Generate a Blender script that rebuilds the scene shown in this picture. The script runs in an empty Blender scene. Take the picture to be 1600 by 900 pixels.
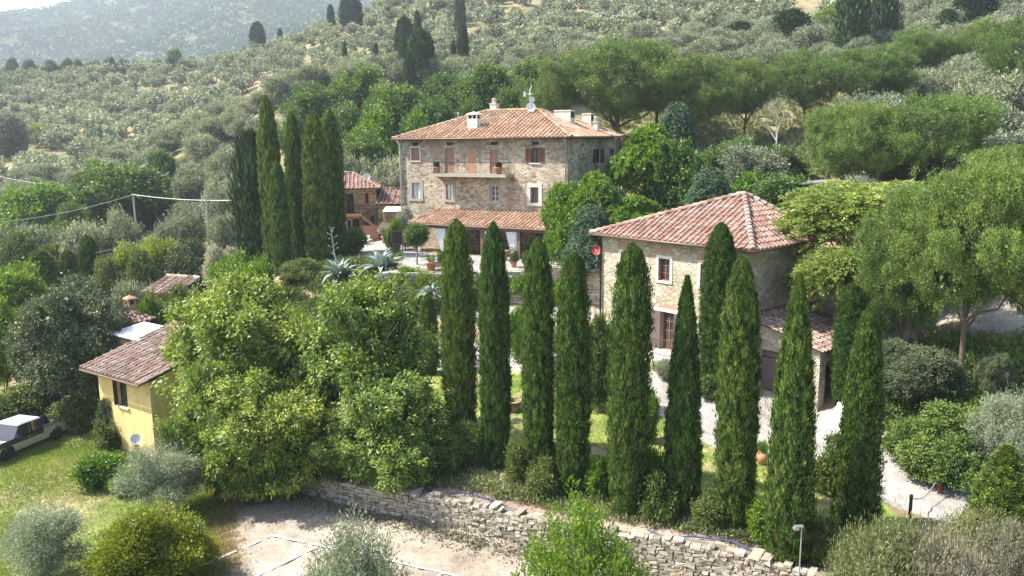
import bpy, math, random
import numpy as np
from mathutils import Vector, Matrix

# ------------------------------------------------------------------ camera, sky, sun, exposure
scene = bpy.context.scene
R = math.radians
COL = scene.collection
CAM_Z = 9.3
FPX, PITCH, ROLL = 1300.0, R(10.25), R(0.6)
cam_data = bpy.data.cameras.new("camera")
cam_data.sensor_width = 36.0
cam_data.lens = 36.0 * FPX / 1600.0
cam_data.clip_start, cam_data.clip_end = 0.5, 6000.0
cam = bpy.data.objects.new("camera", cam_data)
COL.objects.link(cam)
cr_, sr_ = math.cos(ROLL), math.sin(ROLL)
R0 = np.array([1.0, 0, 0]); U0 = np.array([0, math.sin(PITCH), math.cos(PITCH)]); FW = np.array([0, math.cos(PITCH), -math.sin(PITCH)])
RC = R0 * cr_ - U0 * sr_ * -1.0 * -1.0
UC = U0 * cr_ + R0 * sr_
m = Matrix(((RC[0], UC[0], -FW[0], 0), (RC[1], UC[1], -FW[1], 0), (RC[2], UC[2], -FW[2], CAM_Z), (0, 0, 0, 1)))
cam.matrix_world = m
scene.camera = cam
HAZE = 0.0003
SUN_EL, SUN_AZ = R(50), R(175)          # azimuth measured from +X counter-clockwise: the sun stands left of the view
sd = Vector((math.cos(SUN_EL) * math.cos(SUN_AZ), math.cos(SUN_EL) * math.sin(SUN_AZ), math.sin(SUN_EL)))
world = bpy.data.worlds.new("World"); scene.world = world; world.use_nodes = True
wn = world.node_tree; wn.nodes.clear()
sky = wn.nodes.new("ShaderNodeTexSky"); sky.sky_type = 'NISHITA'; sky.sun_disc = False
sky.sun_elevation = SUN_EL; sky.sun_rotation = R(90) - SUN_AZ
sky.air_density = 1.2; sky.dust_density = 2.5; sky.ozone_density = 1.0; sky.altitude = 300
bg = wn.nodes.new("ShaderNodeBackground"); bg.inputs[1].default_value = 0.13
wo = wn.nodes.new("ShaderNodeOutputWorld")
wn.links.new(sky.outputs[0], bg.inputs[0]); wn.links.new(bg.outputs[0], wo.inputs[0])
sl = bpy.data.lights.new("sun", 'SUN'); sl.energy = 4.9; sl.angle = R(0.55); sl.color = (1.0, 0.955, 0.88)
so = bpy.data.objects.new("sun", sl); COL.objects.link(so); so.rotation_euler = sd.to_track_quat('Z', 'Y').to_euler()
scene.view_settings.view_transform = 'Standard'; scene.view_settings.look = 'None'
scene.view_settings.gamma = 1.0; scene.view_settings.exposure = 1.40
scene.view_settings.use_curve_mapping = False
cy = scene.cycles
cy.max_bounces = 5; cy.diffuse_bounces = 3; cy.glossy_bounces = 2; cy.transmission_bounces = 2; cy.transparent_max_bounces = 4
cy.volume_bounces = 0; cy.use_denoising = True; cy.sample_clamp_indirect = 6.0
cy.caustics_reflective = False; cy.caustics_refractive = False

CAMP = np.array([0, 0, CAM_Z])
def ray(px, py):
    d = RC * ((px - 800) / FPX) - UC * ((py - 450) / FPX) + FW
    return d
def P(px, py, Y):
    d = ray(px, py); return CAMP + d * (Y / d[1])
def proj(p):
    q = np.asarray(p, float) - CAMP
    w = q @ FW
    return 800 + FPX * (q @ RC) / w, 450 - FPX * (q @ UC) / w
def plane_hit(px, py, o, u):
    """hit of a pixel ray with the vertical plane through o along u -> (distance along u, z)"""
    d = ray(px, py); n = np.array([-u[1], u[0], 0.0])
    t = ((np.array([o[0], o[1], 0]) - CAMP) @ n) / (d @ n)
    p = CAMP + d * t
    return (p[0] - o[0]) * u[0] + (p[1] - o[1]) * u[1], p[2]

# ------------------------------------------------------------------ helpers: things, parts, meshes
def tagp(o, label=None, cat=None, group=None, kind=None):
    if label: o['label'] = label
    if cat: o['category'] = cat
    if group: o['group'] = group
    if kind: o['kind'] = kind
    return o
def thing(name, label, cat, loc=(0, 0, 0), rotz=0.0, group=None):
    o = bpy.data.objects.new(name, None); COL.objects.link(o)
    o.empty_display_size = 0.3
    o.location = [float(v) for v in loc]; o.rotation_euler = (0, 0, rotz)
    return tagp(o, label, cat, group)
def link(name, me, parent=None, label=None):
    o = bpy.data.objects.new(name, me); COL.objects.link(o)
    if parent is not None: o.parent = parent
    if label: o['label'] = label
    return o
def np_mesh(name, V, F, mats, tint=None, smooth=False, mat_idx=None):
    """V (n,3); F (m,4) or (m,3) int array"""
    me = bpy.data.meshes.new(name)
    V = np.ascontiguousarray(V, dtype=np.float32); F = np.ascontiguousarray(F, dtype=np.int32)
    k = F.shape[1]
    me.vertices.add(len(V)); me.vertices.foreach_set("co", V.ravel())
    me.loops.add(F.size); me.loops.foreach_set("vertex_index", F.ravel())
    me.polygons.add(len(F)); me.polygons.foreach_set("loop_start", np.arange(0, F.size, k, dtype=np.int32))
    try: me.polygons.foreach_set("loop_total", np.full(len(F), k, dtype=np.int32))
    except Exception: pass
    if mat_idx is not None: me.polygons.foreach_set("material_index", np.asarray(mat_idx, dtype=np.int32))
    if smooth: me.polygons.foreach_set("use_smooth", np.ones(len(F), dtype=bool))
    for m_ in (mats if isinstance(mats, (list, tuple)) else [mats]): me.materials.append(m_)
    if tint is not None:
        a = me.attributes.new("tint", 'FLOAT', 'FACE' if len(tint) == len(F) else 'POINT')
        a.data.foreach_set("value", np.ascontiguousarray(tint, dtype=np.float32))
    me.update(calc_edges=True); me.validate()
    return me

class MB:
    """collects polygons, builds ONE mesh object"""
    def __init__(s, xf=None): s.v = []; s.f = []; s.mi = []; s.t = []; s.xf = xf; s.m = 0; s.tint = 0.5
    def add(s, pts, faces):
        b = len(s.v)
        for p in pts: s.v.append(tuple(s.xf(*p)) if s.xf else tuple(float(c) for c in p))
        for f in faces: s.f.append(tuple(b + i for i in f)); s.mi.append(s.m); s.t.append(s.tint)
    def box(s, x0, x1, y0, y1, z0, z1):
        s.add([(x0, y0, z0), (x1, y0, z0), (x1, y1, z0), (x0, y1, z0), (x0, y0, z1), (x1, y0, z1), (x1, y1, z1), (x0, y1, z1)],
              [(0, 3, 2, 1), (4, 5, 6, 7), (0, 1, 5, 4), (1, 2, 6, 5), (2, 3, 7, 6), (3, 0, 4, 7)])
    def tube(s, pts, r, n=8, cap=True):
        pts = [np.asarray(p, float) for p in pts]
        if not hasattr(r, '__len__'): r = [r] * len(pts)
        rings = []
        for i, p in enumerate(pts):
            d = pts[min(i + 1, len(pts) - 1)] - pts[max(i - 1, 0)]
            d = d / (np.linalg.norm(d) + 1e-9)
            a = np.cross(d, (0, 0, 1)) if abs(d[2]) < .95 else np.cross(d, (1, 0, 0))
            a /= np.linalg.norm(a); b = np.cross(d, a)
            rings.append([p + r[i] * (math.cos(2 * math.pi * k / n) * a + math.sin(2 * math.pi * k / n) * b) for k in range(n)])
        V = [q for g in rings for q in g]; F = []
        for i in range(len(pts) - 1):
            for k in range(n):
                F.append((i * n + k, (i + 1) * n + k, (i + 1) * n + (k + 1) % n, i * n + (k + 1) % n))
        if cap: F.append(tuple(range(n))); F.append(tuple((len(pts) - 1) * n + k for k in range(n - 1, -1, -1)))
        s.add(V, F)
    def lathe(s, prof, c=(0, 0, 0), n=16, axis=None):
        V = []; F = []
        for (r, z) in prof:
            for k in range(n):
                a = 2 * math.pi * k / n
                V.append((c[0] + r * math.cos(a), c[1] + r * math.sin(a), c[2] + z))
        for i in range(len(prof) - 1):
            for k in range(n):
                F.append((i * n + k, i * n + (k + 1) % n, (i + 1) * n + (k + 1) % n, (i + 1) * n + k))
        F.append(tuple(range(n - 1, -1, -1))); F.append(tuple((len(prof) - 1) * n + k for k in range(n)))
        s.add(V, F)
    def mesh(s, name, mats, smooth=False):
        me = bpy.data.meshes.new(name); me.from_pydata(s.v, [], s.f)
        mats = mats if isinstance(mats, (list, tuple)) else [mats]
        for m_ in mats: me.materials.append(m_)
        me.polygons.foreach_set("material_index", np.array(s.mi, dtype=np.int32))
        if smooth: me.polygons.foreach_set("use_smooth", np.ones(len(s.f), dtype=bool))
        a = me.attributes.new("tint", 'FLOAT', 'FACE'); a.data.foreach_set("value", np.array(s.t, dtype=np.float32))
        me.update(); return me
    def build(s, name, mats, parent=None, smooth=False, label=None):
        return link(name, s.mesh(name, mats, smooth), parent, label)

# ------------------------------------------------------------------ materials
class NT:
    def __init__(s, name):
        s.mat = bpy.data.materials.new(name); s.mat.use_nodes = True; s.t = s.mat.node_tree; s.t.nodes.clear()
        s.out = s.n("ShaderNodeOutputMaterial")
    def n(s, typ, **kw):
        nd = s.t.nodes.new(typ)
        for k, v in kw.items():
            if k.startswith('i_'):
                key = k[2:]; key = int(key) if key.isdigit() else key.replace('_', ' ')
                s.set(nd, key, v)
            else: setattr(nd, k, v)
        return nd
    def set(s, nd, key, v):
        inp = nd.inputs[key]
        if isinstance(v, bpy.types.NodeSocket): s.t.links.new(v, inp)
        else:
            if hasattr(inp.default_value, '__len__') and not isinstance(v, str) and hasattr(v, '__len__') and len(v) == 3 and len(inp.default_value) == 4: v = (*v, 1)
            inp.default_value = v
    def coord(s, scale=(1, 1, 1), kind='Object', rot=(0, 0, 0)):
        c = s.n("ShaderNodeTexCoord"); mp = s.n("ShaderNodeMapping")
        s.t.links.new(c.outputs[kind], mp.inputs[0]); mp.inputs['Scale'].default_value = scale; mp.inputs['Rotation'].default_value = rot
        return mp.outputs[0]
    def noise(s, vec, sc, det=3, rough=.55, dist=0):
        nd = s.n("ShaderNodeTexNoise", i_Scale=sc, i_Detail=det, i_Roughness=rough, i_Distortion=dist); s.t.links.new(vec, nd.inputs[0]); return nd.outputs['Fac']
    def vor(s, vec, sc, feature='F1', rnd=1.0):
        nd = s.n("ShaderNodeTexVoronoi", feature=feature); nd.inputs['Scale'].default_value = sc; nd.inputs['Randomness'].default_value = rnd
        s.t.links.new(vec, nd.inputs[0]); return nd
    def ramp(s, fac, stops, interp='LINEAR'):
        r = s.n("ShaderNodeValToRGB"); s.t.links.new(fac, r.inputs[0]); cr = r.color_ramp; cr.interpolation = interp
        while len(cr.elements) < len(stops): cr.elements.new(0.5)
        for e, (p, c) in zip(cr.elements, stops):
            e.position = p; e.color = (c, c, c, 1) if not hasattr(c, '__len__') else (*c, 1)
        return r.outputs[0]
    def mix(s, fac, a, b, mode='MIX'):
        nd = s.n("ShaderNodeMix", data_type='RGBA', blend_type=mode)
        for i, v in ((0, fac), (6, a), (7, b)): s.set(nd, i, v)
        return nd.outputs[2]
    def math(s, op, a, b=0.0):
        nd = s.n("ShaderNodeMath", operation=op); s.set(nd, 0, a); s.set(nd, 1, b); return nd.outputs[0]
    def attr(s, name='tint'):
        return s.n("ShaderNodeAttribute", attribute_name=name).outputs['Fac']
    def bsdf(s, col, rough=.8, bump=None, bstr=.3, bdist=.02, metal=0, spec=.3, **kw):
        b = s.n("ShaderNodeBsdfPrincipled"); s.set(b, 'Base Color', col); s.set(b, 'Roughness', rough); s.set(b, 'Metallic', metal)
        s.set(b, 'Specular IOR Level', spec)
        if bump is not None:
            bm = s.n("ShaderNodeBump"); s.set(bm, 'Height', bump); s.set(bm, 'Strength', bstr); s.set(bm, 'Distance', bdist)
            s.t.links.new(bm.outputs[0], b.inputs['Normal'])
        s.t.links.new(b.outputs[0], s.out.inputs[0]); return b

def simple(name, col, rough=.7, var=.12, sc=6, metal=0, spec=.3, bstr=.15):
    t = NT(name); v = t.coord(); f = t.noise(v, sc, 4)
    c = t.mix(f, tuple(x * (1 - var) for x in col), tuple(min(1, x * (1 + var)) for x in col))
    t.bsdf(c, rough, t.noise(v, sc * 5, 3), bstr, .01, metal, spec); return t.mat

def stone_mat(name, stops, sc=(3.0, 3.0, 5.6), mortar=(.42, .36, .28), brick=.5, mortar_w=.09, bstr=.8, dirt=.35):
    t = NT(name); v0 = t.coord(); v = t.coord(sc)
    wob = t.n("ShaderNodeTexNoise", i_Scale=2.2, i_Detail=2.0); t.t.links.new(v, wob.inputs[0])
    add = t.n("ShaderNodeMixRGB", blend_type='ADD'); add.inputs[0].default_value = .35
    t.t.links.new(v, add.inputs[1]); t.t.links.new(wob.outputs['Color'], add.inputs[2])
    ve = t.vor(add.outputs[0], 1.0, 'DISTANCE_TO_EDGE', .9); vc = t.vor(add.outputs[0], 1.0, 'F1', .9)
    sep = t.n("ShaderNodeSeparateColor"); t.t.links.new(vc.outputs['Color'], sep.inputs[0])
    col = t.ramp(sep.outputs[0], stops)
    fine = t.noise(v0, 14, 4)
    col = t.mix(.35, col, t.ramp(fine, [(.3, .25), (.7, .75)]), 'OVERLAY')
    if brick > 0:
        bn = t.ramp(t.noise(v0, .33, 2, .5, .6), [(.56, 0.0), (.66, 1.0)])
        bvec = t.coord((1, 1, 1), rot=(R(90), 0, 0))
        brk = t.n("ShaderNodeTexNoise", i_Scale=9.0, i_Detail=1.0); t.t.links.new(v0, brk.inputs[0])
        bcol = t.ramp(brk.outputs['Fac'], [(.3, (.33, .17, .11)), (.55, (.42, .26, .18)), (.75, (.48, .36, .27))])
        col = t.mix(t.math('MULTIPLY', bn, brick), col, bcol)
    edge = t.ramp(ve.outputs['Distance'], [(0.0, 0.0), (mortar_w, 1.0)])
    jl = t.ramp(t.noise(v0, 1.1, 2), [(.35, .35), (.65, 1.0)])
    col = t.mix(t.math('MULTIPLY', t.math('SUBTRACT', 1.0, edge), jl), col, mortar)
    st = t.ramp(t.noise(v0, .5, 5, .6), [(.35, 1 - dirt), (.62, 1.08)])
    col = t.mix(1.0, col, st, 'MULTIPLY')
    h = t.math('ADD', edge, t.math('MULTIPLY', fine, .35))
    t.bsdf(col, .9, h, bstr, .045, spec=.15); return t.mat

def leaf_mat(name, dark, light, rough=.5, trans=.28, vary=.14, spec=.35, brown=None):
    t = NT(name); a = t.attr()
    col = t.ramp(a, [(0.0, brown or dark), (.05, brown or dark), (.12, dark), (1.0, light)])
    oi = t.n("ShaderNodeObjectInfo")
    hs = t.n("ShaderNodeHueSaturation"); t.t.links.new(col, hs.inputs['Color'])
    rr = t.n("ShaderNodeMapRange"); t.t.links.new(oi.outputs['Random'], rr.inputs[0]); rr.inputs[3].default_value = 1 - vary; rr.inputs[4].default_value = 1 + vary
    r2 = t.n("ShaderNodeMapRange"); t.t.links.new(oi.outputs['Random'], r2.inputs[0]); r2.inputs[3].default_value = .5 + vary * .09; r2.inputs[4].default_value = .5 - vary * .09
    t.t.links.new(rr.outputs[0], hs.inputs['Value']); t.t.links.new(r2.outputs[0], hs.inputs['Hue'])
    b = t.bsdf(hs.outputs[0], rough, spec=spec)
    tr = t.n("ShaderNodeBsdfTranslucent")
    tc = t.mix(1.0, hs.outputs[0], (1.25, 1.15, .55), 'MULTIPLY'); t.t.links.new(tc, tr.inputs[0])
    mx = t.n("ShaderNodeMixShader"); mx.inputs[0].default_value = trans
    t.t.links.new(b.outputs[0], mx.inputs[1]); t.t.links.new(tr.outputs[0], mx.inputs[2]); t.t.links.new(mx.outputs[0], t.out.inputs[0])
    return t.mat

M = {}
M['stone'] = stone_mat('rubble_stone', [(0, (.24, .19, .135)), (.3, (.43, .35, .25)), (.6, (.54, .455, .335)), (.85, (.60, .53, .42)), (1, (.47, .37, .27))])
M['stone_light'] = stone_mat('pale_rubble_stone', [(0, (.36, .30, .20)), (.3, (.39, .335, .24)), (.65, (.46, .405, .30)), (1, (.52, .475, .385))], sc=(2.4, 2.4, 4.6), brick=.25, mortar=(.38, .31, .22), dirt=.22)
M['stone_dark'] = stone_mat('brown_rubble_stone', [(0, (.20, .14, .08)), (.5, (.36, .27, .16)), (1, (.46, .36, .23))], brick=.4, mortar=(.33, .26, .18))
M['drystone'] = stone_mat('dry_stone', [(0, (.24, .21, .17)), (.4, (.42, .38, .32)), (.75, (.55, .50, .43)), (1, (.62, .57, .48))], sc=(2.3, 2.3, 4.6), mortar=(.05, .045, .04), brick=0, mortar_w=.10, bstr=1.0)
def tile_mat(name, stops, lich=.5):
    t = NT(name); a = t.attr(); v = t.coord()
    col = t.ramp(a, stops)
    ln = t.ramp(t.noise(v, 3.0, 5, .65), [(.52, 0.0), (.68, 1.0)])
    col = t.mix(t.math('MULTIPLY', ln, lich), col, (.46, .42, .37))
    dk = t.ramp(t.noise(v, .8, 3), [(.35, .72), (.65, 1.1)])
    col = t.mix(1.0, col, dk, 'MULTIPLY')
    t.bsdf(col, .88, t.noise(v, 30, 3), .3, .01, spec=.2); return t.mat
M['tile'] = tile_mat('terracotta_tiles', [(0, (.16, .085, .055)), (.3, (.32, .165, .095)), (.6, (.41, .24, .145)), (.85, (.48, .35, .24)), (1, (.48, .42, .35))])
M['tile_pink'] = tile_mat('weathered_pink_tiles', [(0, (.11, .07, .055)), (.25, (.20, .11, .085)), (.6, (.31, .175, .13)), (.85, (.37, .26, .205)), (1, (.40, .35, .30))], .6)
M['tile_brown'] = tile_mat('weathered_brown_tiles', [(0, (.08, .05, .04)), (.3, (.19, .105, .08)), (.65, (.28, .175, .135)), (1, (.36, .31, .26))], .7)
M['plaster'] = simple('cream_plaster', (.62, .57, .48), .9, .15, 3)
M['yellow'] = simple('yellow_render', (.72, .52, .22), .9, .13, 1.2)
def render_mat():
    t = NT('stained_yellow_render'); v = t.coord(); vs = t.coord((2.2, 2.2, .25))
    c = t.mix(t.noise(v, .9, 5, .6), (.64, .45, .18), (.80, .59, .27))
    st = t.ramp(t.noise(vs, 1.6, 5, .65), [(.40, .80), (.58, 1.0)]); c = t.mix(.8, c, st, 'MULTIPLY')
    sp = t.n("ShaderNodeSeparateXYZ"); t.t.links.new(v, sp.inputs[0]); low = t.math('ADD', t.math('MULTIPLY', sp.outputs[2], .8), t.noise(v, 2.5, 4))
    c = t.mix(t.ramp(low, [(.75, .55), (1.25, 0.0)]), c, (.30, .24, .15)); t.bsdf(c, .92, t.noise(v, 22, 4), .35, .01, spec=.15); return t.mat
M['yellow'] = render_mat()
M['pale_stone'] = simple('pale_dressed_stone', (.58, .54, .46), .85, .14, 5)
M['grey_stone'] = simple('grey_sandstone', (.36, .32, .26), .9, .18, 4)
M['brick'] = simple('old_brick', (.40, .22, .14), .9, .3, 9)
M['wood_dark'] = simple('dark_wood', (.075, .05, .035), .75, .35, 8)
M['wood_beam'] = simple('beam_wood', (.16, .11, .075), .8, .3, 6)
M['wood_orange'] = simple('varnished_wood', (.27, .10, .035), .45, .2, 6)
M['shutter_pink'] = simple('faded_pink_paint', (.36, .20, .16), .7, .14, 8)
M['shutter_red'] = simple('red_brown_paint', (.20, .065, .045), .6, .2, 8)
M['garage_wood'] = simple('weathered_mauve_planks', (.13, .095, .09), .8, .3, 10)
M['white_paint'] = simple('white_paint', (.78, .78, .76), .55, .04, 4)
M['white_cloth'] = simple('white_cloth', (.80, .79, .77), .9, .04, 4)
M['metal_dark'] = simple('dark_iron', (.045, .04, .038), .5, .2, 8, .6)
M['metal_grey'] = simple('grey_metal', (.38, .38, .38), .4, .1, 6, .6)
M['copper'] = simple('brown_copper', (.15, .095, .07), .5, .2, 4, .5)
M['rust'] = simple('rusty_iron', (.24, .07, .03), .85, .3, 8)
M['dish'] = simple('dish_white', (.72, .73, .74), .4, .04, 4)
M['dish_red'] = simple('dish_red', (.42, .07, .06), .5, .08, 4)
M['terracotta'] = simple('terracotta_pot', (.50, .25, .15), .8, .15, 5)
M['ceramic'] = simple('pale_ceramic', (.60, .56, .48), .6, .1, 5)
M['line'] = simple('marking_lime_white', (.78, .77, .73), .9, .1, 9)
M['blue'] = simple('blue_hose_plastic', (.03, .055, .22), .45, .1, 4)
M['black'] = simple('black_board', (.02, .02, .022), .6, .1, 4)
M['rubber'] = simple('tyre_rubber', (.025, .025, .026), .8, .2, 10)
def glass_mat():
    t = NT('window_glass'); v = t.coord(); c = t.ramp(t.noise(v, 2, 2), [(.3, (.02, .025, .03)), (.7, (.06, .07, .075))])
    t.bsdf(c, .08, spec=.8); return t.mat
M['glass'] = glass_mat()
M['car_glass'] = simple('car_glass', (.02, .025, .03), .06, .1, 2, spec=.9, bstr=0)
M['car_white'] = simple('pale_blue_white_paint', (.46, .52, .57), .25, .02, 2, spec=.6, bstr=0)
M['car_cream'] = simple('champagne_paint', (.40, .385, .34), .3, .04, 2, .3, spec=.6, bstr=0)
M['car_dark'] = simple('dark_navy_paint', (.025, .03, .045), .25, .1, 2, .2, spec=.6, bstr=0)
M['bark'] = simple('brown_bark', (.13, .095, .07), .95, .4, 5, bstr=.8)
M['bark_grey'] = simple('grey_bark', (.26, .23, .20), .95, .35, 5, bstr=.8)
M['bark_pale'] = simple('pale_dead_wood', (.33, .30, .27), .9, .25, 5, bstr=.6)
M['cyp'] = leaf_mat('cypress_leaves', (.03, .07, .017), (.14, .215, .045), .6, .25, .16, .2, (.11, .075, .035))
M['cyp_far'] = leaf_mat('cypress_far_leaves', (.028, .055, .02), (.075, .12, .04), .7, .1, .12, .15)
M['walnut'] = leaf_mat('walnut_leaves', (.085, .15, .022), (.34, .40, .065), .45, .3)
M['walnut_green'] = leaf_mat('fresh_walnut_leaves', (.055, .115, .02), (.25, .34, .06), .45, .3)
M['lime'] = leaf_mat('lime_green_leaves', (.07, .15, .014), (.18, .29, .03), .45, .38)
M['yellowgreen'] = leaf_mat('yellow_green_leaves', (.10, .14, .012), (.24, .27, .025), .45, .35)
M['oak'] = leaf_mat('oak_leaves', (.045, .095, .024), (.15, .235, .05), .55, .28)
M['holm'] = leaf_mat('holm_oak_leaves', (.045, .068, .03), (.17, .205, .10), .5, .15, .08)
M['olive'] = leaf_mat('olive_leaves', (.115, .14, .085), (.33, .37, .26), .6, .25, .18, .2)
M['olive_near'] = leaf_mat('olive_near_leaves', (.14, .175, .10), (.36, .41, .29), .5, .2, .08)
M['pine'] = leaf_mat('pine_needles', (.06, .11, .023), (.18, .255, .052), .55, .25, .14)
M['pine_bright'] = leaf_mat('bright_pine_needles', (.065, .12, .026), (.18, .265, .055), .55, .28, .1)
M['ailanthus'] = leaf_mat('ailanthus_leaves', (.09, .16, .03), (.31, .37, .09), .5, .35)
M['cedar'] = leaf_mat('cedar_needles', (.03, .065, .03), (.10, .17, .075), .6, .15)
M['hedge'] = leaf_mat('hedge_leaves', (.05, .09, .022), (.17, .22, .05), .55, .25)
M['bank'] = leaf_mat('bank_leaves', (.06, .115, .025), (.20, .28, .06), .55, .25)
M['dry'] = leaf_mat('dry_twigs', (.15, .135, .09), (.33, .31, .21), .85, .1)
M['agave'] = leaf_mat('agave_leaf', (.16, .22, .19), (.33, .40, .35), .5, .05)
M['flower'] = leaf_mat('white_blossom', (.25, .27, .18), (.62, .60, .50), .6, .2)
M['grass'] = leaf_mat('grass_blades', (.10, .18, .025), (.32, .36, .09), .6, .3)
M['straw'] = leaf_mat('straw_blades', (.24, .18, .08), (.46, .37, .2), .7, .2)
M['forest'] = leaf_mat('forest_leaves', (.05, .10, .035), (.14, .21, .07), .7, .1)

def ground_mat(name, a, b, c, sc=.35, fine=6, bst=.6):
    t = NT(name); v = t.coord()
    n1 = t.noise(v, sc, 6, .62, .4); n2 = t.noise(v, fine, 6, .7); n3 = t.noise(v, sc * 5.3, 4, .6)
    col = t.ramp(n1, [(.36, a), (.5, b), (.64, c)])
    col = t.mix(.5, col, t.ramp(n3, [(.3, .3), (.7, .7)]), 'OVERLAY')
    col = t.mix(.75, col, t.ramp(n2, [(.28, .3), (.72, .7)]), 'OVERLAY')
    t.bsdf(col, .95, t.math('ADD', n2, t.math('MULTIPLY', n3, .7)), bst, .08, spec=.1); return t.mat
M['g_hill'] = ground_mat('dry_hillside', (.12, .125, .06), (.22, .19, .105), (.34, .26, .165), .06, 3)
M['g_garden'] = ground_mat('garden_soil', (.12, .13, .045), (.24, .18, .11), (.32, .25, .16))
M['g_lawn'] = ground_mat('garden_lawn', (.10, .16, .03), (.20, .24, .06), (.38, .33, .16), .4)
M['g_field'] = ground_mat('left_lawn', (.08, .16, .02), (.15, .21, .045), (.33, .28, .16), .16, 5, 1)
M['g_gravel'] = ground_mat('pale_gravel', (.24, .222, .20), (.295, .272, .245), (.34, .318, .288), .5, 14, .4)
M['g_parking'] = ground_mat('compacted_earth', (.245, .20, .155), (.315, .27, .215), (.37, .325, .27), .22, 9, .5)
M['g_soil'] = ground_mat('dry_pink_soil', (.24, .175, .125), (.31, .24, .18), (.37, .30, .235), .5, 10, .6)
M['g_bank'] = ground_mat('bank_soil', (.10, .10, .04), (.20, .17, .09), (.33, .25, .16), .5)
# ------------------------------------------------------------------ terrain
def rbf_fit(pts, c=9.0, sm=0.02):
    pts = np.array(pts, float); X = pts[:, :2] / 1.0
    d = np.sqrt(((X[:, None] - X[None]) ** 2).sum(-1) + c * c)
    n = len(pts); A = np.zeros((n + 3, n + 3)); A[:n, :n] = d - np.eye(n) * sm
    A[:n, n] = 1; A[:n, n + 1:] = X; A[n, :n] = 1; A[n + 1:, :n] = X.T
    w = np.linalg.solve(A, np.concatenate([pts[:, 2], [0, 0, 0]]))
    def f(x, y):
        x = np.asarray(x, float); y = np.asarray(y, float); s = x.shape; x = x.ravel(); y = y.ravel(); z = w[n] + w[n + 1] * x + w[n + 2] * y
        for i in range(n): z = z + w[i] * np.sqrt((x - X[i, 0]) ** 2 + (y - X[i, 1]) ** 2 + c * c)
        return z.reshape(s)
    return f
SH = [(-30, 58, -5.5), (-45, 62, -6.5), (-75, 80, -6.5), (27, 46, 1.6), (35, 44, 3), (45, 40, 3), (60, 50, 7)]
garden = rbf_fit(SH + [(-20, 60, -3.2), (-13, 56, -2.4), (0, 56, -2.2), (8, 54, -2.2), (5, 50, -2.6), (-5, 50, -3.4), (9, 46, -2.7), (12, 41, -3.6), (5, 42, -3.8),
    (0, 38, -4.3), (5, 33, -4.6), (10, 28.6, -4.6), (5, 29.2, -5.0), (0, 31.8, -5.15), (-5, 34.5, -5.25), (-10, 37.2, -5.3), (10.5, 26.4, -4.95), (-6, 42, -4.5), (-12, 38, -5.1), (-14, 46, -4.8), (-25, 38, -6), (-30, 50, -6.4), (-18, 36, -6.1), (13.5, 31, -4.5),
    (17, 27, -4.7), (19.5, 30, -4.3), (18.6, 34, -2.4), (19.5, 38, -.9), (23, 40, .7), (25, 42, 1.2), (26, 33, -2.0), (31, 38, 1.6), (18, 42, -1.5), (16, 47, -.6), (16.3, 37.4, -3.6), (15, 34, -4.1),
    (-40, 45, -6.8), (-30, 25, -6.5), (20, 18, -5.6), (0, 20, -5.8), (12, 22, -5.1), (30, 25, -4), (-20, 45, -5.6), (40, 30, 0), (-60, 40, -7)], 5.0)
back = rbf_fit(SH + [(-8, 60, 0), (0, 60, 0), (8, 60, 0), (-12, 64, 0), (-16, 68, -.5), (-10, 78, 0), (-14, 84, 0), (3, 82, .6), (12, 72, .8), (14, 62, .5), (18, 57, 1.0), (21, 52, 1.6),
    (27, 50, 2.2), (35, 52, 3.4), (33, 65, 3.6), (0, 70, 0), (-8, 70, 0), (-25, 75, -3.5), (-35, 80, -5), (-30, 95, -3), (-20, 100, 2), (-15, 108, 6), (-50, 100, -4.5), (-70, 130, -3.5), (-45, 140, 7),
    (-80, 190, 6), (-40, 150, 15), (-111, 180, 3), (0, 110, 9), (20, 105, 10), (37, 105, 11.5), (60, 110, 16), (74, 160, 29), (87, 150, 29), (0, 150, 18), (0, 230, 34),
    (11, 290, 54), (0, 330, 66), (100, 250, 58), (150, 300, 85), (120, 400, 108), (-220, 350, 35), (-150, 350, 37), (-100, 335, 40), (-65, 305, 46), (-37, 295, 53),
    (-220, 480, 15), (-150, 480, 20), (-65, 450, 36), (-250, 250, 16), (-160, 250, 15), (-200, 150, -2), (-100, 110, -7), (-90, 60, -8), (200, 200, 70), (250, 400, 120), (-95, 265, 24), (60, 60, 8), (90, 90, 19)], 9.0)
def sstep(x): x = np.clip(x, 0, 1); return x * x * (3 - 2 * x)
WA, WB = np.array([-12.5, 36.9]), np.array([9.5, 25.6])          # foot of the dry stone wall
WD = (WB - WA) / np.linalg.norm(WB - WA); WN = np.array([-WD[1], WD[0]])
def wall_side(x, y): return (x - WA[0]) * WN[0] + (y - WA[1]) * WN[1] + .12 * np.sin(np.asarray(x) * .7)
def terr_side(x, y): return y - (57.9 - .09 * (np.asarray(x) + 9))
HP = -6.3
def H(x, y):
    x = np.asarray(x, float); y = np.asarray(y, float)
    g = garden(x, y)
    wd = .3 + 7 * sstep((-14.0 - x) / 4)
    low = HP + 0 * x
    g = low + (g - low) * sstep(wall_side(x, y) / wd)
    b = back(x, y)
    wt = .35 + 9 * sstep((-8.5 - x) / 4) + 6 * sstep((x - 9.5) / 5)
    m = sstep(.5 + (terr_side(x, y) - .17) / wt)
    z = g + (b - g) * m
    return z
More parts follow.
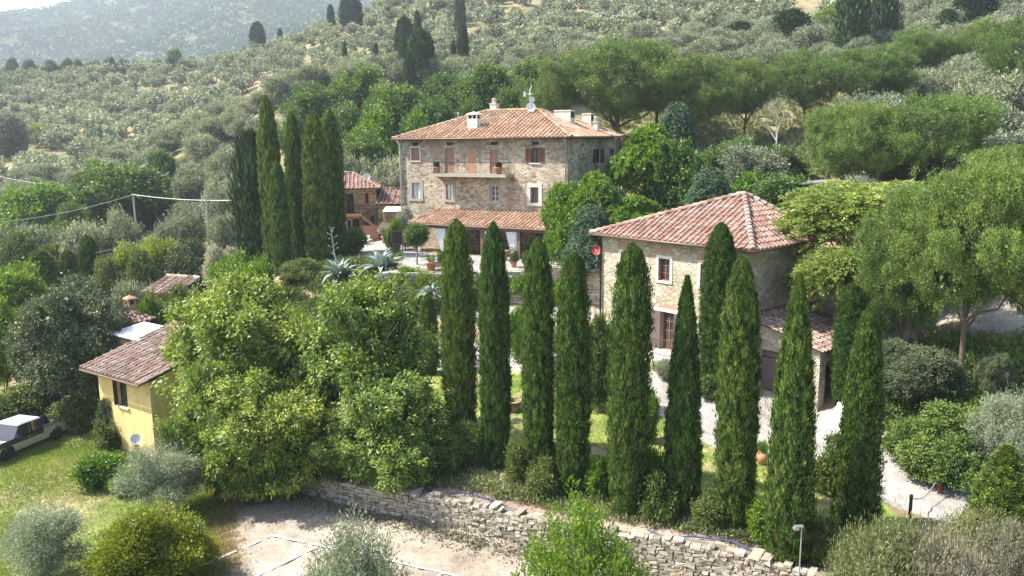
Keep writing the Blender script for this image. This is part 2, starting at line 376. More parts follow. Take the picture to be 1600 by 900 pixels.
def G(px, py, y0=18, y1=900):
    """point where the ray of a photograph pixel meets the terrain"""
    d = ray(px, py); ys = np.concatenate([np.arange(y0, 120, .1), np.arange(120, y1, .8)]); t = ys / d[1]
    z = CAM_Z + d[2] * t; h = H(d[0] * t, ys); k = np.nonzero(z < h)[0]
    if len(k) == 0: return None
    i = k[0]; return np.array([d[0] * t[i], ys[i], float(h[i])])

def coords(spec):
    out = []
    for a, b, s in spec: out.append(np.arange(a, b, s))
    return np.concatenate(out)
gx = np.concatenate([-np.geomspace(30, 900, 60)[::-1], np.arange(-29.8, 30, .17), np.geomspace(30.2, 500, 50)])
gy = np.concatenate([np.linspace(-30, 18, 12), np.arange(18.3, 60, .17), np.arange(60.2, 90, .5), np.geomspace(90.5, 560, 110)])
GX, GY = np.meshgrid(gx, gy); GZ = H(GX, GY)
_r = np.random.default_rng(3)
far_m = sstep((GY - 90) / 60)
GZ = GZ + far_m * .25 * np.sin(GX * .35 + np.sin(GY * .21)) + _r.normal(0, .018, GZ.shape) * (np.abs(GX) < 30)
nx, ny = len(gx), len(gy)
idx = np.arange(nx * ny).reshape(ny, nx)
Fq = np.stack([idx[:-1, :-1], idx[:-1, 1:], idx[1:, 1:], idx[1:, :-1]], -1).reshape(-1, 4)
cx = .25 * (GX[:-1, :-1] + GX[:-1, 1:] + GX[1:, 1:] + GX[1:, :-1]).ravel(); cyy = .25 * (GY[:-1, :-1] + GY[:-1, 1:] + GY[1:, 1:] + GY[1:, :-1]).ravel()
def dist_poly(x, y, pts, rad):
    """signed clearance to a stroked polyline (negative inside) with per-point half width"""
    best = np.full(x.shape, 1e9)
    for (a, ra), (b, rb) in zip(list(zip(pts, rad))[:-1], list(zip(pts, rad))[1:]):
        a = np.array(a, float); b = np.array(b, float); ab = b - a; t = np.clip(((x - a[0]) * ab[0] + (y - a[1]) * ab[1]) / (ab @ ab), 0, 1)
        d = np.hypot(x - a[0] - ab[0] * t, y - a[1] - ab[1] * t) - (ra + (rb - ra) * t); best = np.minimum(best, d)
    return best
wob = .35 * np.sin(cx * 1.3 + 1.1 * np.sin(cyy * .9)) + .2 * np.sin(cyy * 2.7 + cx)
DRIVE = [(-11, 50.5), (-5, 48.8), (0, 47), (5, 44), (8.2, 40.6), (11, 36.6), (13.6, 33.2), (16.0, 29.8), (19.2, 27.0), (26, 23.6)]
DRW = [2.6, 2.2, 1.7, 1.7, 1.8, 2.1, 2.1, 1.6, 1.3, 1.2]
d_drive = np.minimum(dist_poly(cx, cyy, DRIVE, DRW), dist_poly(cx, cyy, [(-13, 55.6), (-4, 55.3), (3, 54.8), (8, 53.6)], [1.2, 1.2, 1.3, 1]))
d_drive = np.minimum(d_drive, dist_poly(cx, cyy, [(12.6, 38.6), (15.2, 36.2)], [2.2, 2]))
d_terr = dist_poly(cx, cyy, [(-13, 84), (-12.5, 76), (-11.5, 69), (-9, 63.5), (-2, 61.5), (6, 60.5), (9, 60)], [3.2, 3.4, 3.4, 3.0, 3.6, 3.0, 1.6])
d_terr = np.where(terr_side(cx, cyy) < .25, 9, d_terr)
d_road = dist_poly(cx, cyy, [(22.5, 38.2), (26, 39.5), (30, 40.0), (38, 39), (50, 36)], [1.2, 3.2, 3.2, 3.2, 3.2])
d_road = np.minimum(d_road, dist_poly(cx, cyy, [(16.5, 42.5), (20, 41.5), (26, 40.5)], [1.2, 1.6, 2.2]))
ws = wall_side(cx, cyy)
lab = np.full(len(cx), 0)                                   # 0 hillside
near = (cyy < 62) & (np.abs(cx) < 40)
lab[near] = 1                                               # garden soil
lab[near & (cx > 16.3) & (cyy < 48)] = 5                    # bank
lab[(ws > 1.2) & (cyy < 47) & (cx > -9) & (cx < 14) & (wob + .3 > -.05)] = 2
lab[(ws <= .1) & (cx < 16)] = 3                             # parking
lab[(ws > .1) & (ws < 1.9 + wob * .8) & (cx > -12.5) & (cyy < 40)] = 9
field = (cx < -11.2 - .35 * (cyy - 30) + wob) & (cyy < 47)
lab[field & (cx > -45)] = 4
lab[(d_drive + wob * .5 < 0)] = 6
lab[(d_terr + wob * .4 < 0)] = 7
lab[(d_road + wob * .8 < 0)] = 8
V = np.stack([GX.ravel(), GY.ravel(), GZ.ravel()], -1)
for code, nm, mt in ((0, 'hillside', 'g_hill'), (1, 'garden_ground', 'g_garden'), (2, 'lawn', 'g_lawn'), (3, 'parking_ground', 'g_parking'), (4, 'grass_field', 'g_field'),
                     (5, 'bank_ground', 'g_bank'), (6, 'driveway', 'g_gravel'), (7, 'terrace_ground', 'g_gravel'), (8, 'dirt_road', 'g_parking'), (9, 'dry_soil', 'g_soil')):
    f = Fq[lab == code]
    if len(f) == 0: continue
    u, inv = np.unique(f, return_inverse=True)
    o = link(nm, np_mesh(nm, V[u], inv.reshape(-1, 4), M[mt], smooth=True)); tagp(o, kind='structure')

# white lime lines of the car park
def ground_strip(name, pix, w, mat, z=HP, lift=.012):
    mb = MB()
    pts = []
    for (px, py) in pix:
        d = ray(px, py); t = (z - CAM_Z) / d[2]; pts.append(np.array([d[0] * t, d[1] * t]))
    for a, b in zip(pts[:-1], pts[1:]):
        n = max(2, int(np.linalg.norm(b - a) / .25)); dd = (b - a) / np.linalg.norm(b - a); nn = np.array([-dd[1], dd[0]])
        for i in range(n):
            if random.random() < .03: continue
            p, q = a + (b - a) * i / n, a + (b - a) * (i + 1) / n
            w0, w1 = w * random.uniform(.8, 1.15) / 2, w * random.uniform(.8, 1.15) / 2
            mb.add([(*(p - nn * w0), z + lift), (*(q - nn * w0), z + lift), (*(q + nn * w1), z + lift), (*(p + nn * w1), z + lift)], [(0, 1, 2, 3)])
    return mb
random.seed(5)
mb = MB()
for pix in ([(310, 888), (425, 838)], [(425, 838), (520, 858), (610, 878), (700, 898), (760, 915)], [(400, 902), (495, 856)], [(650, 935), (690, 897)], [(250, 912), (318, 884)]):
    q = ground_strip('x', pix, .10, None, z=HP, lift=.05)
    b = len(mb.v); mb.v += q.v; mb.f += [tuple(b + i for i in f) for f in q.f]; mb.mi += q.mi; mb.t += q.t
o = mb.build('parking_lines', M['line']); tagp(o, kind='structure')

# ------------------------------------------------------------------ mountain with its wood
def zr(x):
    return np.interp(x, [-1500, -1150, -923, -858, -800, -738, -690, -577, -400, -185, 300, 1200], [120, 185, 212, 230, 236, 248, 264, 284, 290, 290, 290, 280])
def MZ(x, y):
    s = np.clip((y - 760) / 740, 0, 1.0); base = 60 + 10 * np.sin(x * .004)
    z = base + (zr(x * 1500 / np.maximum(y, 1500) if False else x) - base) * (s ** 1.15)
    z = z - np.maximum(y - 1500, 0) * .35
    gul = 16 * np.sin(x * .013 + 1.3 * np.sin(y * .004) + y * .006) + 9 * np.sin(x * .031 - y * .012 + 2)
    return z + gul * np.sin(np.pi * np.clip((y - 760) / 740, 0, 1)) ** .8
mx = np.linspace(-1900, 1500, 230); my = np.linspace(560, 2100, 110); MX, MY = np.meshgrid(mx, my)
Z0 = MZ(MX, MY); Z0 = np.where(MY < 760, 60 - (760 - MY) * .2, Z0)
idx = np.arange(MX.size).reshape(MX.shape)
Fm = np.stack([idx[:-1, :-1], idx[:-1, 1:], idx[1:, 1:], idx[1:, :-1]], -1).reshape(-1, 4)
o = link('mountain', np_mesh('mountain', np.stack([MX.ravel(), MY.ravel(), Z0.ravel()], -1), Fm, M['g_hill'] if False else ground_mat('mountain_scrub', (.05, .075, .03), (.08, .10, .04), (.16, .15, .08), .01, .2, .3), smooth=True)); tagp(o, kind='structure')
# wide low land beyond the groves so the ground reaches the horizon
# ------------------------------------------------------------------ foliage
def unit(a): return a / (np.linalg.norm(a, axis=-1, keepdims=True) + 1e-9)
def leaf_quads(Pp, D, L, W, tint, rng, side=None):
    n = len(Pp); D = unit(D)
    if side is None: side = rng.normal(size=(n, 3))
    S = unit(np.cross(D, side)); L = np.broadcast_to(np.asarray(L, float), (n,))[:, None]; W = np.broadcast_to(np.asarray(W, float), (n,))[:, None]
    V = np.empty((n, 4, 3)); V[:, 0] = Pp; V[:, 1] = Pp + D * L * .45 + S * W * .5; V[:, 2] = Pp + D * L; V[:, 3] = Pp + D * L * .45 - S * W * .5
    return V.reshape(-1, 3), np.arange(4 * n).reshape(-1, 4), tint
def lumpy(rng, w, h, z0, k, br=(.26, .42), flat=1.0, top=False, far=(.5, .72)):
    """k blobs that together fill an ellipsoid crown w wide, h high standing on z0"""
    B = [(0, 0, z0 + h * .5, w * .35, w * .35, h * .36)]
    for i in range(k):
        u = unit(rng.normal(size=3));
        if top and u[2] < -.2: u[2] *= -.6
        a = rng.uniform(*far); r = rng.uniform(*br)
        B.append((u[0] * w * .5 * a, u[1] * w * .5 * a, z0 + h * (.5 + .5 * u[2] * a), w * .5 * r * 1.15, w * .5 * r * 1.15, h * .5 * r * flat * 1.15))
    return np.array(B)
def crown_arrays(B, ncl, npl, L, W, cr, seed, rmin=.72, mixo=(.9, .7, .25), flat=1.0, jit=.35, inner=0, tint_up=0.0, reject=.72, lump=.10, nrm=.5, tv=.22):
    rng = np.random.default_rng(seed)
    B = np.asarray(B, float); p = B[:, 3] * B[:, 4] + B[:, 3] * B[:, 5]; p = p / p.sum()
    C = []; O = []; need = ncl; ext = float((B[:, 3:].mean()))
    KV = rng.normal(size=(7, 3)); KV = KV / np.linalg.norm(KV, axis=1, keepdims=True) * (rng.uniform(2.0, 6.5, 7) / max(.35, ext))[:, None]; PH = rng.uniform(0, 6.28, 7)
    nz = lambda p: np.sin(p @ KV.T + PH).sum(1) / 2.2
    while need > 0:
        k = rng.choice(len(B), need * 3, p=p); u = unit(rng.normal(size=(need * 3, 3))); rad = rmin + (1 - rmin) * rng.random(need * 3) ** .6
        rad = rad * (1 + .06 * rng.normal(size=need * 3))
        c = B[k, :3] + u * B[k, 3:] * rad[:, None]
        f_ = nz(c); c = c + u * B[k, 3:] * (f_ * lump)[:, None]; ok = (f_ > -1.0) | (rng.random(len(c)) < .25)
        for j in range(len(B)):
            q = (c - B[j, :3]) / B[j, 3:]; ok &= ~(((q ** 2).sum(1) < reject ** 2) & (k != j))
        c = c[ok][:need]; o = unit(u[ok][:need] / B[k[ok][:need], 3:]); C.append(c); O.append(o); need -= len(c)
    C = np.concatenate(C); O = np.concatenate(O)
    n = len(C) * npl; ci = np.repeat(np.arange(len(C)), npl); g = rng.normal(size=(n, 3)); g[:, 2] *= flat
    off = g * cr * (.55 + .45 * rng.random((n, 1)))
    Pp = C[ci] + off
    D = O[ci] * mixo[0] + rng.normal(size=(n, 3)) * mixo[1] + np.array([0, 0, mixo[2]]) + unit(off) * .35
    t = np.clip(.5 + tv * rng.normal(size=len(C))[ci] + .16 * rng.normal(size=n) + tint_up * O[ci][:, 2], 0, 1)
    LL = L * (1 + jit * rng.uniform(-1, 1, n)); WW = W * (1 + jit * rng.uniform(-1, 1, n))
    V1, F1, T1 = leaf_quads(Pp, D, LL, WW, t, rng, side=O[ci] * .55 + unit(off) * .3 + np.array([0, 0, .45]) + rng.normal(size=(n, 3)) * nrm)
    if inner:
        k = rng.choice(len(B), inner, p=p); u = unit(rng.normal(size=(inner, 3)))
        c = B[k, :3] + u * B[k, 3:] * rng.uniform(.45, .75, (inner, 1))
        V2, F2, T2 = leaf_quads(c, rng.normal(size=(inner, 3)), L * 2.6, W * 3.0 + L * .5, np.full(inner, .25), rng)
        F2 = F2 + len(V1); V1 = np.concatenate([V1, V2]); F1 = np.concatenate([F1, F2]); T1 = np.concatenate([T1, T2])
    return V1, F1, T1, C
def arr_mesh(name, A, mat): return np_mesh(name, A[0], A[1], mat, tint=A[2])
def cat_arrays(L):
    Vs, Fs, Ts, b = [], [], [], 0
    for A in L: Vs.append(A[0]); Fs.append(A[1] + b); Ts.append(A[2]); b += len(A[0])
    return np.concatenate(Vs), np.concatenate(Fs), np.concatenate(Ts)
def trunk_mesh(name, h, r, C, rng, mat, nb=10, fork=.4, lean=0.0, sub=True, bend=.06):
    """tapered trunk with limbs reaching to cluster points C"""
    mb = MB(); n = 7
    tp = [np.array([lean * (i / n) ** 1.5 * h + bend * h * math.sin(i * 1.3) * i / n * .5, bend * h * .5 * math.sin(i * 2.1) * i / n, -.4 + (h + .4) * i / n]) for i in range(n + 1)]
    mb.tube(tp, [r * 1.35 if i == 0 else r * (1 - .75 * i / n) for i in range(n + 1)], 8)
    if len(C):
        sel = C[rng.choice(len(C), min(nb, len(C)), replace=False)]
        for c in sel:
            f = rng.uniform(fork, .9); k = f * n; i = int(k); a = tp[i] + (tp[min(i + 1, n)] - tp[i]) * (k - i)
            if a[2] > c[2] + .3: a = tp[max(1, int(fork * n))]
            mid = a * .5 + c * .5 + np.array([0, 0, -.06 * np.linalg.norm(c - a)]) + rng.normal(size=3) * .05 * np.linalg.norm(c - a)
            q = a * .78 + c * .22; r0 = r * (1 - .75 * f) * .62
            mb.tube([a, q, mid, a * .2 + c * .8, c], [r0, r0 * .8, r0 * .55, r0 * .32, r0 * .12], 6, cap=False)
            if sub:
                for _ in range(2):
                    e = c + rng.normal(size=3) * np.linalg.norm(c - a) * .22; mb.tube([mid, .5 * mid + .5 * e + rng.normal(size=3) * .05, e], [r0 * .4, r0 * .22, r0 * .08], 5, cap=False)
    return mb.mesh(name, mat, True)
ASSET = {}
def asset(key, w, h, crowns, trunk): ASSET.setdefault(key, []).append((w, h, crowns, trunk))
def mk(key, seed, w, h, z0, k, ncl, npl, L, W, cr, mat, bark='bark', br=(.26, .42), flatb=1.0, top=False, tr=.16, nb=10, fork=.4, far=(.5, .72), **kw):
    rng = np.random.default_rng(seed); B = lumpy(rng, w, h - z0, z0, k, br, flatb, top, far)
    A = crown_arrays(B, ncl, npl, L, W, cr, seed + 1, **kw)
    C = A[3]; C = C[C[:, 2] > z0 + .05 * h] if len(C) else C
    asset(key, w, h, arr_mesh(key + '_crown', A, M[mat]), trunk_mesh(key + '_trunk', z0 + (h - z0) * .55, tr, C * np.array([.8, .8, .95]), rng, M[bark], nb, fork))

def cypress_arrays(h, w, n, seed, L=.2, W=.075, tips=1, base=.0, shag=1.0, club=.35, kind=0):
    KT = [0, .06, .18, .38, .62, .8, .92, .98, 1]; PR = [[.72, .85, .95, 1, .97, .84, .58, .28, .03], [.84, .97, 1, .95, .76, .52, .28, .12, .02], [.6, .76, .92, 1, 1, .9, .68, .38, .05], [.9, 1, .98, .9, .8, .64, .42, .22, .03]][kind]
    rng = np.random.default_rng(seed)
    axes = [(0.0, 0.0, h, 1.0)] + [(rng.uniform(-.17, .17) * w, rng.uniform(-.12, .12) * w, h * rng.uniform(.9, .97), .72) for _ in range(tips - 1)]
    out = []
    for (ax, ay, hh, sc) in axes:
        m_ = int(n / len(axes)); t = rng.random(m_) ** .85
        th = rng.uniform(0, 2 * math.pi, m_)
        prof = np.interp(t, KT, PR)
        ph = rng.uniform(0, 6.28, 8)
        gou = np.clip(np.sin(2 * th + ph[5] + 5 * t) * np.sin(11 * t + ph[6] + th) - .55, 0, 1) * .35
        rid = 1 - gou + shag * (.09 * np.sin(3 * th + ph[0] + 3 * t) + .06 * np.sin(7 * th + ph[1] + 9 * t) + .06 * np.sin(12 * th + ph[2] - 23 * t + 2 * np.sin(4 * t * 6)) + .05 * np.sin(19 * th + 41 * t + ph[3]))
        # vertical flame-like tufts
        k = 1150; roff = rng.uniform(-.2, .03, k); tc = rng.random(k); thc = rng.uniform(0, 6.283, k); pick = rng.integers(0, k, m_)
        use = rng.random(m_) < .86; spread = rng.normal(size=(m_, 2))
        t = np.where(use, np.clip(tc[pick] + spread[:, 0] * .013, 0.003, 1), t); th = np.where(use, thc[pick] + spread[:, 1] * .1, th)
        bulge = np.where(use, .17 * np.exp(-(spread ** 2).sum(1) * .6), 0)
        prof = np.interp(t, KT, PR)
        r = w * .5 * sc * prof * (rid * (1 - .12 * rng.random(m_) ** 2.2) + bulge - .04 + np.where(use, roff[pick], -.22))
        x = ax + r * np.cos(th); y = ay + r * np.sin(th); z = base + t * (hh - base)
        outw = np.stack([np.cos(th), np.sin(th), np.zeros(m_)], -1)
        D = outw * rng.uniform(.1, .55, (m_, 1)) + np.array([0, 0, 1.0]) + rng.normal(size=(m_, 3)) * .22
        side = outw + rng.normal(size=(m_, 3)) * .45
        tn = np.clip(.42 + .27 * rng.normal(size=k)[pick] + .15 * rng.normal(size=m_) + bulge * 1.5, .13, 1); tn = np.where((gou > .06) & (rng.random(m_) < .12), 0, tn); tn = np.where((rng.random(k) < .008)[pick], 0, tn)  # tuft crests lighter, recessed leaves darker: groove shade put into leaf colour
        Pp = np.stack([x, y, z], -1)
        out.append(leaf_quads(Pp, D, L * rng.uniform(.6, 1.4, m_), W * rng.uniform(.6, 1.4, m_), tn, rng, side=side))
    return cat_arrays(out)
def mk_cyp(key, seed, h, w, n, L, W, mat, **kw):
    A = cypress_arrays(h, w, n, seed, L, W, **kw)
    mb = MB(); mb.tube([(0, 0, -.5), (0, 0, h * .2), (0, 0, h * .55), (0, 0, h * .9)], [.16, .13, .09, .02], 8)
    asset(key, w, h, arr_mesh(key + '_crown', A, M[mat]), mb.mesh(key + '_trunk', M['bark'], True))

for s in range(9): mk_cyp('cyp_near', 11 + s, 10, 1.75, 80000, .17, .055, 'cyp', tips=(2, 1, 2, 3, 2, 1, 1, 1, 2)[s], kind=(2, 0, 2, 2, 2, 1, 0, 1, 3)[s], shag=(1, .8, 1.1, .9, 1.3, 1, .9, 1.2, 1.1)[s])
for s in range(3): mk_cyp('cyp_mid', 31 + s, 12.5, 2.2, 34000, .32, .12, 'cyp', tips=1 + s % 2, club=.4)
for s in range(2): mk_cyp('cyp_far', 41 + s, 10, 2.0, 5200, .6, .26, 'cyp_far', tips=1, club=.45, base=.3)
mk_cyp('cyp_shag', 51, 11, 4.0, 9000, .8, .3, 'cyp_far', tips=3, club=.4, shag=2.0, base=.3)
mk_cyp('cyp_shag', 52, 11, 4.4, 9000, .8, .3, 'cyp_far', tips=3, club=.5, shag=2.2, base=.3)
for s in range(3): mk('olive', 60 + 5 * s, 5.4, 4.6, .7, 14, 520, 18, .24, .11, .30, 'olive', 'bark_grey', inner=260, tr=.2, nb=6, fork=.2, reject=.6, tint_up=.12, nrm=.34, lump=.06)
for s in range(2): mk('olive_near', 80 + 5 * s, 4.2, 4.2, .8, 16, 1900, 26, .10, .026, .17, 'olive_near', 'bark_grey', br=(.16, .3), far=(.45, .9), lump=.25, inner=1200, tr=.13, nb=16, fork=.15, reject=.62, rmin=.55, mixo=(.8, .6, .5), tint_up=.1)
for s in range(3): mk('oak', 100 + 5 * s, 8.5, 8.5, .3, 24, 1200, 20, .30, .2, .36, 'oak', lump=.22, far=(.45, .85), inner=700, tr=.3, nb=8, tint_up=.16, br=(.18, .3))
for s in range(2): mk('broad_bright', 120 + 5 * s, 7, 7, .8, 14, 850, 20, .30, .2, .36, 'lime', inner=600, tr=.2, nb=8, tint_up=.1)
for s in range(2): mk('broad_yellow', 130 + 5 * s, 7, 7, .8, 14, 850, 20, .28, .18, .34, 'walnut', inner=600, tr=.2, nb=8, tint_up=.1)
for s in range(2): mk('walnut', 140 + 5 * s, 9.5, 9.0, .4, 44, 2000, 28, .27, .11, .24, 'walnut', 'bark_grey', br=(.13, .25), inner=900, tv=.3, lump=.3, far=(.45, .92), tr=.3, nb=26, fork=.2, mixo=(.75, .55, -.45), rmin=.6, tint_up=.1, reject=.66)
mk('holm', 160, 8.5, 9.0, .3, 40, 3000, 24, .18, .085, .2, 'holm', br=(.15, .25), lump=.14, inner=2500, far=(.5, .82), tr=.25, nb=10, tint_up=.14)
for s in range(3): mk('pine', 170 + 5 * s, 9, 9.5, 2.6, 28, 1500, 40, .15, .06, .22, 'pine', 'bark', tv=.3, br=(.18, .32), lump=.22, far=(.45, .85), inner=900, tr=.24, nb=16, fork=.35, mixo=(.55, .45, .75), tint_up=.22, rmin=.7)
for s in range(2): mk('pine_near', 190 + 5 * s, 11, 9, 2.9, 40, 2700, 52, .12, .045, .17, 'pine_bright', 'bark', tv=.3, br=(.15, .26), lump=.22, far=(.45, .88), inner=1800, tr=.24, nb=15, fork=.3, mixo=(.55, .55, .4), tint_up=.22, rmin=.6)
for s in range(3): mk('shrub', 210 + 5 * s, 2.0, 1.8, .0, 16, 420, 20, .12, .06, .14, 'hedge', inner=200, far=(.4, .95), lump=.3, br=(.18, .36), tr=.05, nb=8, fork=.1, rmin=.6)
for s in range(2): mk('shrub_bright', 230 + 5 * s, 2.0, 1.8, .0, 16, 420, 20, .13, .07, .14, 'lime', inner=200, far=(.4, .95), lump=.3, br=(.18, .36), tr=.05, nb=8, fork=.1, rmin=.6)
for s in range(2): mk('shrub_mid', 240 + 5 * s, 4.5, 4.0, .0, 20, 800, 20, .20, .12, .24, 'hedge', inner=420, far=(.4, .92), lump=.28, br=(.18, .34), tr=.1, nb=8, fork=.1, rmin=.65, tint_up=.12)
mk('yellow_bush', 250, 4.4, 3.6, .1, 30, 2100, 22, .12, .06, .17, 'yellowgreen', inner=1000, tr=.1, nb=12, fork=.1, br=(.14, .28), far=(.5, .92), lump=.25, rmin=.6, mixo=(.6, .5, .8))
mk('flower_shrub', 255, 2.4, 2.8, .0, 10, 520, 20, .15, .09, .16, 'flower', inner=400, tr=.08, nb=8, fork=.1)
mk('round_head', 258, 1.9, 3.4, 1.5, 6, 420, 22, .13, .07, .12, 'oak', 'bark_grey', inner=400, tr=.09, nb=6, fork=.5)
mk('dry_bush', 262, 5.2, 2.6, .0, 26, 1300, 22, .15, .028, .2, 'dry', 'bark_grey', inner=300, tr=.05, nb=40, fork=.05, rmin=.45, mixo=(.5, .9, .3), lump=.2, br=(.16, .28))
M['scrub'] = leaf_mat('scrub_leaves', (.10, .12, .045), (.30, .32, .13), .6, .25)
# the young tree of long shoots at the foot of the wall
def shoots(seed, w, h, n, L, W, mat, key, bark='bark_grey'):
    rng = np.random.default_rng(seed); parts = []; C = []
    for i in range(n):
        a = rng.uniform(0, 6.28); f = rng.random() ** .6; hh = h * (1 - .55 * f ** 1.5) * rng.uniform(.75, 1.0)
        b0 = np.array([math.cos(a), math.sin(a), 0]) * w * .12 * f; b1 = np.array([math.cos(a), math.sin(a), 0]) * w * .5 * f + np.array([0, 0, hh])
        k = 150; t = .22 + .78 * rng.random(k) ** .8; spine = b0 + (b1 - b0) * t[:, None]; spine[:, :2] += (b1 - b0)[:2] * (np.sqrt(t) - t)[:, None] * .5
        wd = .26 * (1.1 - t)[:, None] + .09; g = rng.normal(size=(k, 3)); Pp = spine + g * wd
        D = unit(g) * .8 + np.array([0, 0, .9]) + rng.normal(size=(k, 3)) * .3
        parts.append(leaf_quads(Pp, D, L * rng.uniform(.6, 1.3, k), W, np.clip(.5 + .22 * rng.normal(size=k) + .15 * rng.normal(), 0, 1), rng)); C.append(b1 * .92)
    asset(key, w, h, arr_mesh(key + '_crown', cat_arrays(parts), M[mat]), trunk_mesh(key + '_trunk', h * .5, .1, np.array(C), rng, M[bark], 30, .1, sub=False))
shoots(270, 5.4, 5.4, 130, .16, .07, 'lime', 'shoot_tree')
shoots(273, 3.8, 4.6, 230, .12, .035, 'olive_near', 'olive_upright')
# ailanthus: flat layered sprays with pale flower heads; cedar: drooping layered boughs
def sprays(seed, w, h, z0, n, L, W, mat, key, droop, bark='bark_grey', per=46, ln=(.8, 1.4), tr=.18, cone=False):
    rng = np.random.default_rng(seed); parts = []; C = []
    B = lumpy(rng, w, h - z0, z0, 18, (.24, .36), .8, True)
    for i in range(n):
        if cone:
            f = rng.random() ** .7; z = z0 + (h - z0) * f; a = rng.uniform(0, 6.283); rr = w * .5 * (1 - f) * rng.uniform(.45, 1) + .1
            c = np.array([rr * math.cos(a), rr * math.sin(a), z])
            o = np.array([math.cos(a), math.sin(a), .15])
        else:
            j = rng.integers(0, len(B)); u = unit(rng.normal(size=3)); u[2] = abs(u[2]) if rng.random() < .75 else u[2]
            c = B[j, :3] + u * B[j, 3:] * rng.uniform(.75, 1.05); a = math.atan2(c[1] + rng.normal() * .4, c[0] + rng.normal() * .4); o = np.array([math.cos(a), math.sin(a), .25 + .3 * u[2]])
        o = o / np.linalg.norm(o); ln_ = rng.uniform(*ln); k = per; t = rng.random(k)
        s = np.cross(o, (0, 0, 1)); s /= np.linalg.norm(s)
        Pp = c + o * (t * ln_)[:, None] + s * (rng.choice([-1, 1], k) * rng.random(k) * .28 * ln_ * (1 - t * .6))[:, None] + np.array([0, 0, 1]) * (-droop * ln_ * t ** 2 + rng.normal(size=k) * .04)[:, None]
        D = o * .8 + s * rng.choice([-1, 1], k)[:, None] * .7 + np.stack([0 * t, 0 * t, -droop * t - .1], -1) + rng.normal(size=(k, 3)) * .25
        tn = np.clip(.45 + .25 * rng.normal() + .15 * rng.normal(size=k) + (.35 if rng.random() < .3 else 0), 0, 1)
        parts.append(leaf_quads(Pp, D, L * rng.uniform(.7, 1.3, k), W, tn, rng, side=np.array([0, 0, 1.0]) + rng.normal(size=(k, 3)) * .5 if False else None)); C.append(c)
    asset(key, w, h, arr_mesh(key + '_crown', cat_arrays(parts), M[mat]), trunk_mesh(key + '_trunk', z0 + (h - z0) * (.9 if cone else .5), tr, np.array(C), rng, M[bark], 40 if cone else 24, .25))
sprays(280, 9.5, 8.0, 1.8, 2400, .26, .085, 'ailanthus', 'ailanthus', .35, per=34)
sprays(285, 6.0, 9.0, .6, 1100, .30, .075, 'cedar', 'cedar', .8, 'bark', per=40, ln=(1.0, 1.7), cone=True)
sprays(288, 6.0, 8.0, .8, 1100, .34, .12, 'lime', 'wisteria', .7, 'bark', per=40, ln=(.6, 1.2))
# bare pale tree
def bare(seed, h, w, key):
    rng = np.random.default_rng(seed); mb = MB()
    def grow(a, d, ln, r, lv):
        b = a + d * ln; m1 = a + d * ln * .5 + rng.normal(size=3) * ln * .05; mb.tube([a, m1, b], [r, r * .8, r * .6], 6, cap=False)
        if lv > 0:
            for _ in range(3 if lv > 1 else 3):
                nd = unit(d + rng.normal(size=3) * .62 + np.array([0, 0, .1])); grow(a + (b - a) * rng.uniform(.55, 1), nd, ln * rng.uniform(.55, .8), r * .52, lv - 1)
    grow(np.array([0, 0, -.4]), unit(np.array([.08, 0, 1.0])), h * .42, .17, 5)
    asset(key, w, h, None, mb.mesh(key + '_trunk', M['bark_pale'], True))
bare(290, 9, 6, 'bare_tree')

def place(name, key, label, cat, x, y, z, w, h, rot=None, group=None, var=None, lean=0.0, seed=0, mat=None, trunk=True, tilt=0.0):
    r_ = random.Random(hash((round(x, 2), round(y, 2), seed)) & 0xffff)
    A = ASSET[key]; aw, ah, cm, tm = A[(var if var is not None else r_.randrange(len(A))) % len(A)]
    t = thing(name, label, cat, (x, y, z), rot if rot is not None else r_.uniform(0, 6.28), group)
    t.scale = (w / aw, w / aw, h / ah)
    if tilt: t.rotation_euler = (tilt, 0, 0)
    if lean: t.rotation_euler = (0, lean, t.rotation_euler[2])
    if trunk: link('trunk', tm, t)
    if cm is not None:
        o = link('crown', cm, t)
        if mat: 
            o.material_slots[0].link = 'OBJECT'; o.material_slots[0].material = M[mat]
    return t
def tree_px(name, key, label, cat, px, ytop, Y, wpx, base=None, **kw):
    """a tree whose top shows at pixel (px, ytop), standing on the ground at distance Y"""
    p = P(px, ytop, Y); z = float(H(p[0], Y)) if base is None else base
    dist = (p - CAMP) @ FW; w = wpx / FPX * dist
    h = max(.6, p[2] - z)
    return place(name, key, label, cat, p[0], Y, z, w, h, **kw)
# ------------------------------------------------------------------ buildings
class Frame:
    def __init__(s, o, rot, W, D, z0):
        s.o = np.array([o[0], o[1], z0], float); s.rot = rot; s.W = W; s.D = D
        s.u = np.array([math.cos(rot), math.sin(rot), 0]); s.v = np.array([-math.sin(rot), math.cos(rot), 0])
    def front(s, off=0): return lambda u, n, z: (u, -n - off, z)
    def right(s, off=0): return lambda u, n, z: (s.W + n + off, u, z)
    def left(s): return lambda u, n, z: (-n, s.D - u, z)
    def rear(s): return lambda u, n, z: (s.W - u, s.D + n, z)
    def loc(s, p): q = np.asarray(p, float) - s.o; return np.array([q @ s.u, q @ s.v, q[2]])
    def wor(s, p): return s.o + s.u * p[0] + s.v * p[1] + np.array([0, 0, p[2]])
    def hit(s, px, py, side='front', n=0.0):
        o, d = (s.o - s.v * n, s.u) if side == 'front' else (s.o + s.u * (s.W + n), s.v)
        a, z = plane_hit(px, py, o, d); return a, z - s.o[2]
    def rect(s, x0, x1, y0, y1, side='front'):
        """opening from the photograph's pixel box: centre u, bottom z, width, height"""
        xm, ym = (x0 + x1) / 2, (y0 + y1) / 2
        a, _ = s.hit(x0, ym, side); b, _ = s.hit(x1, ym, side); _, t = s.hit(xm, y0, side); _, q = s.hit(xm, y1, side)
        return (a + b) / 2, q, abs(b - a), t - q
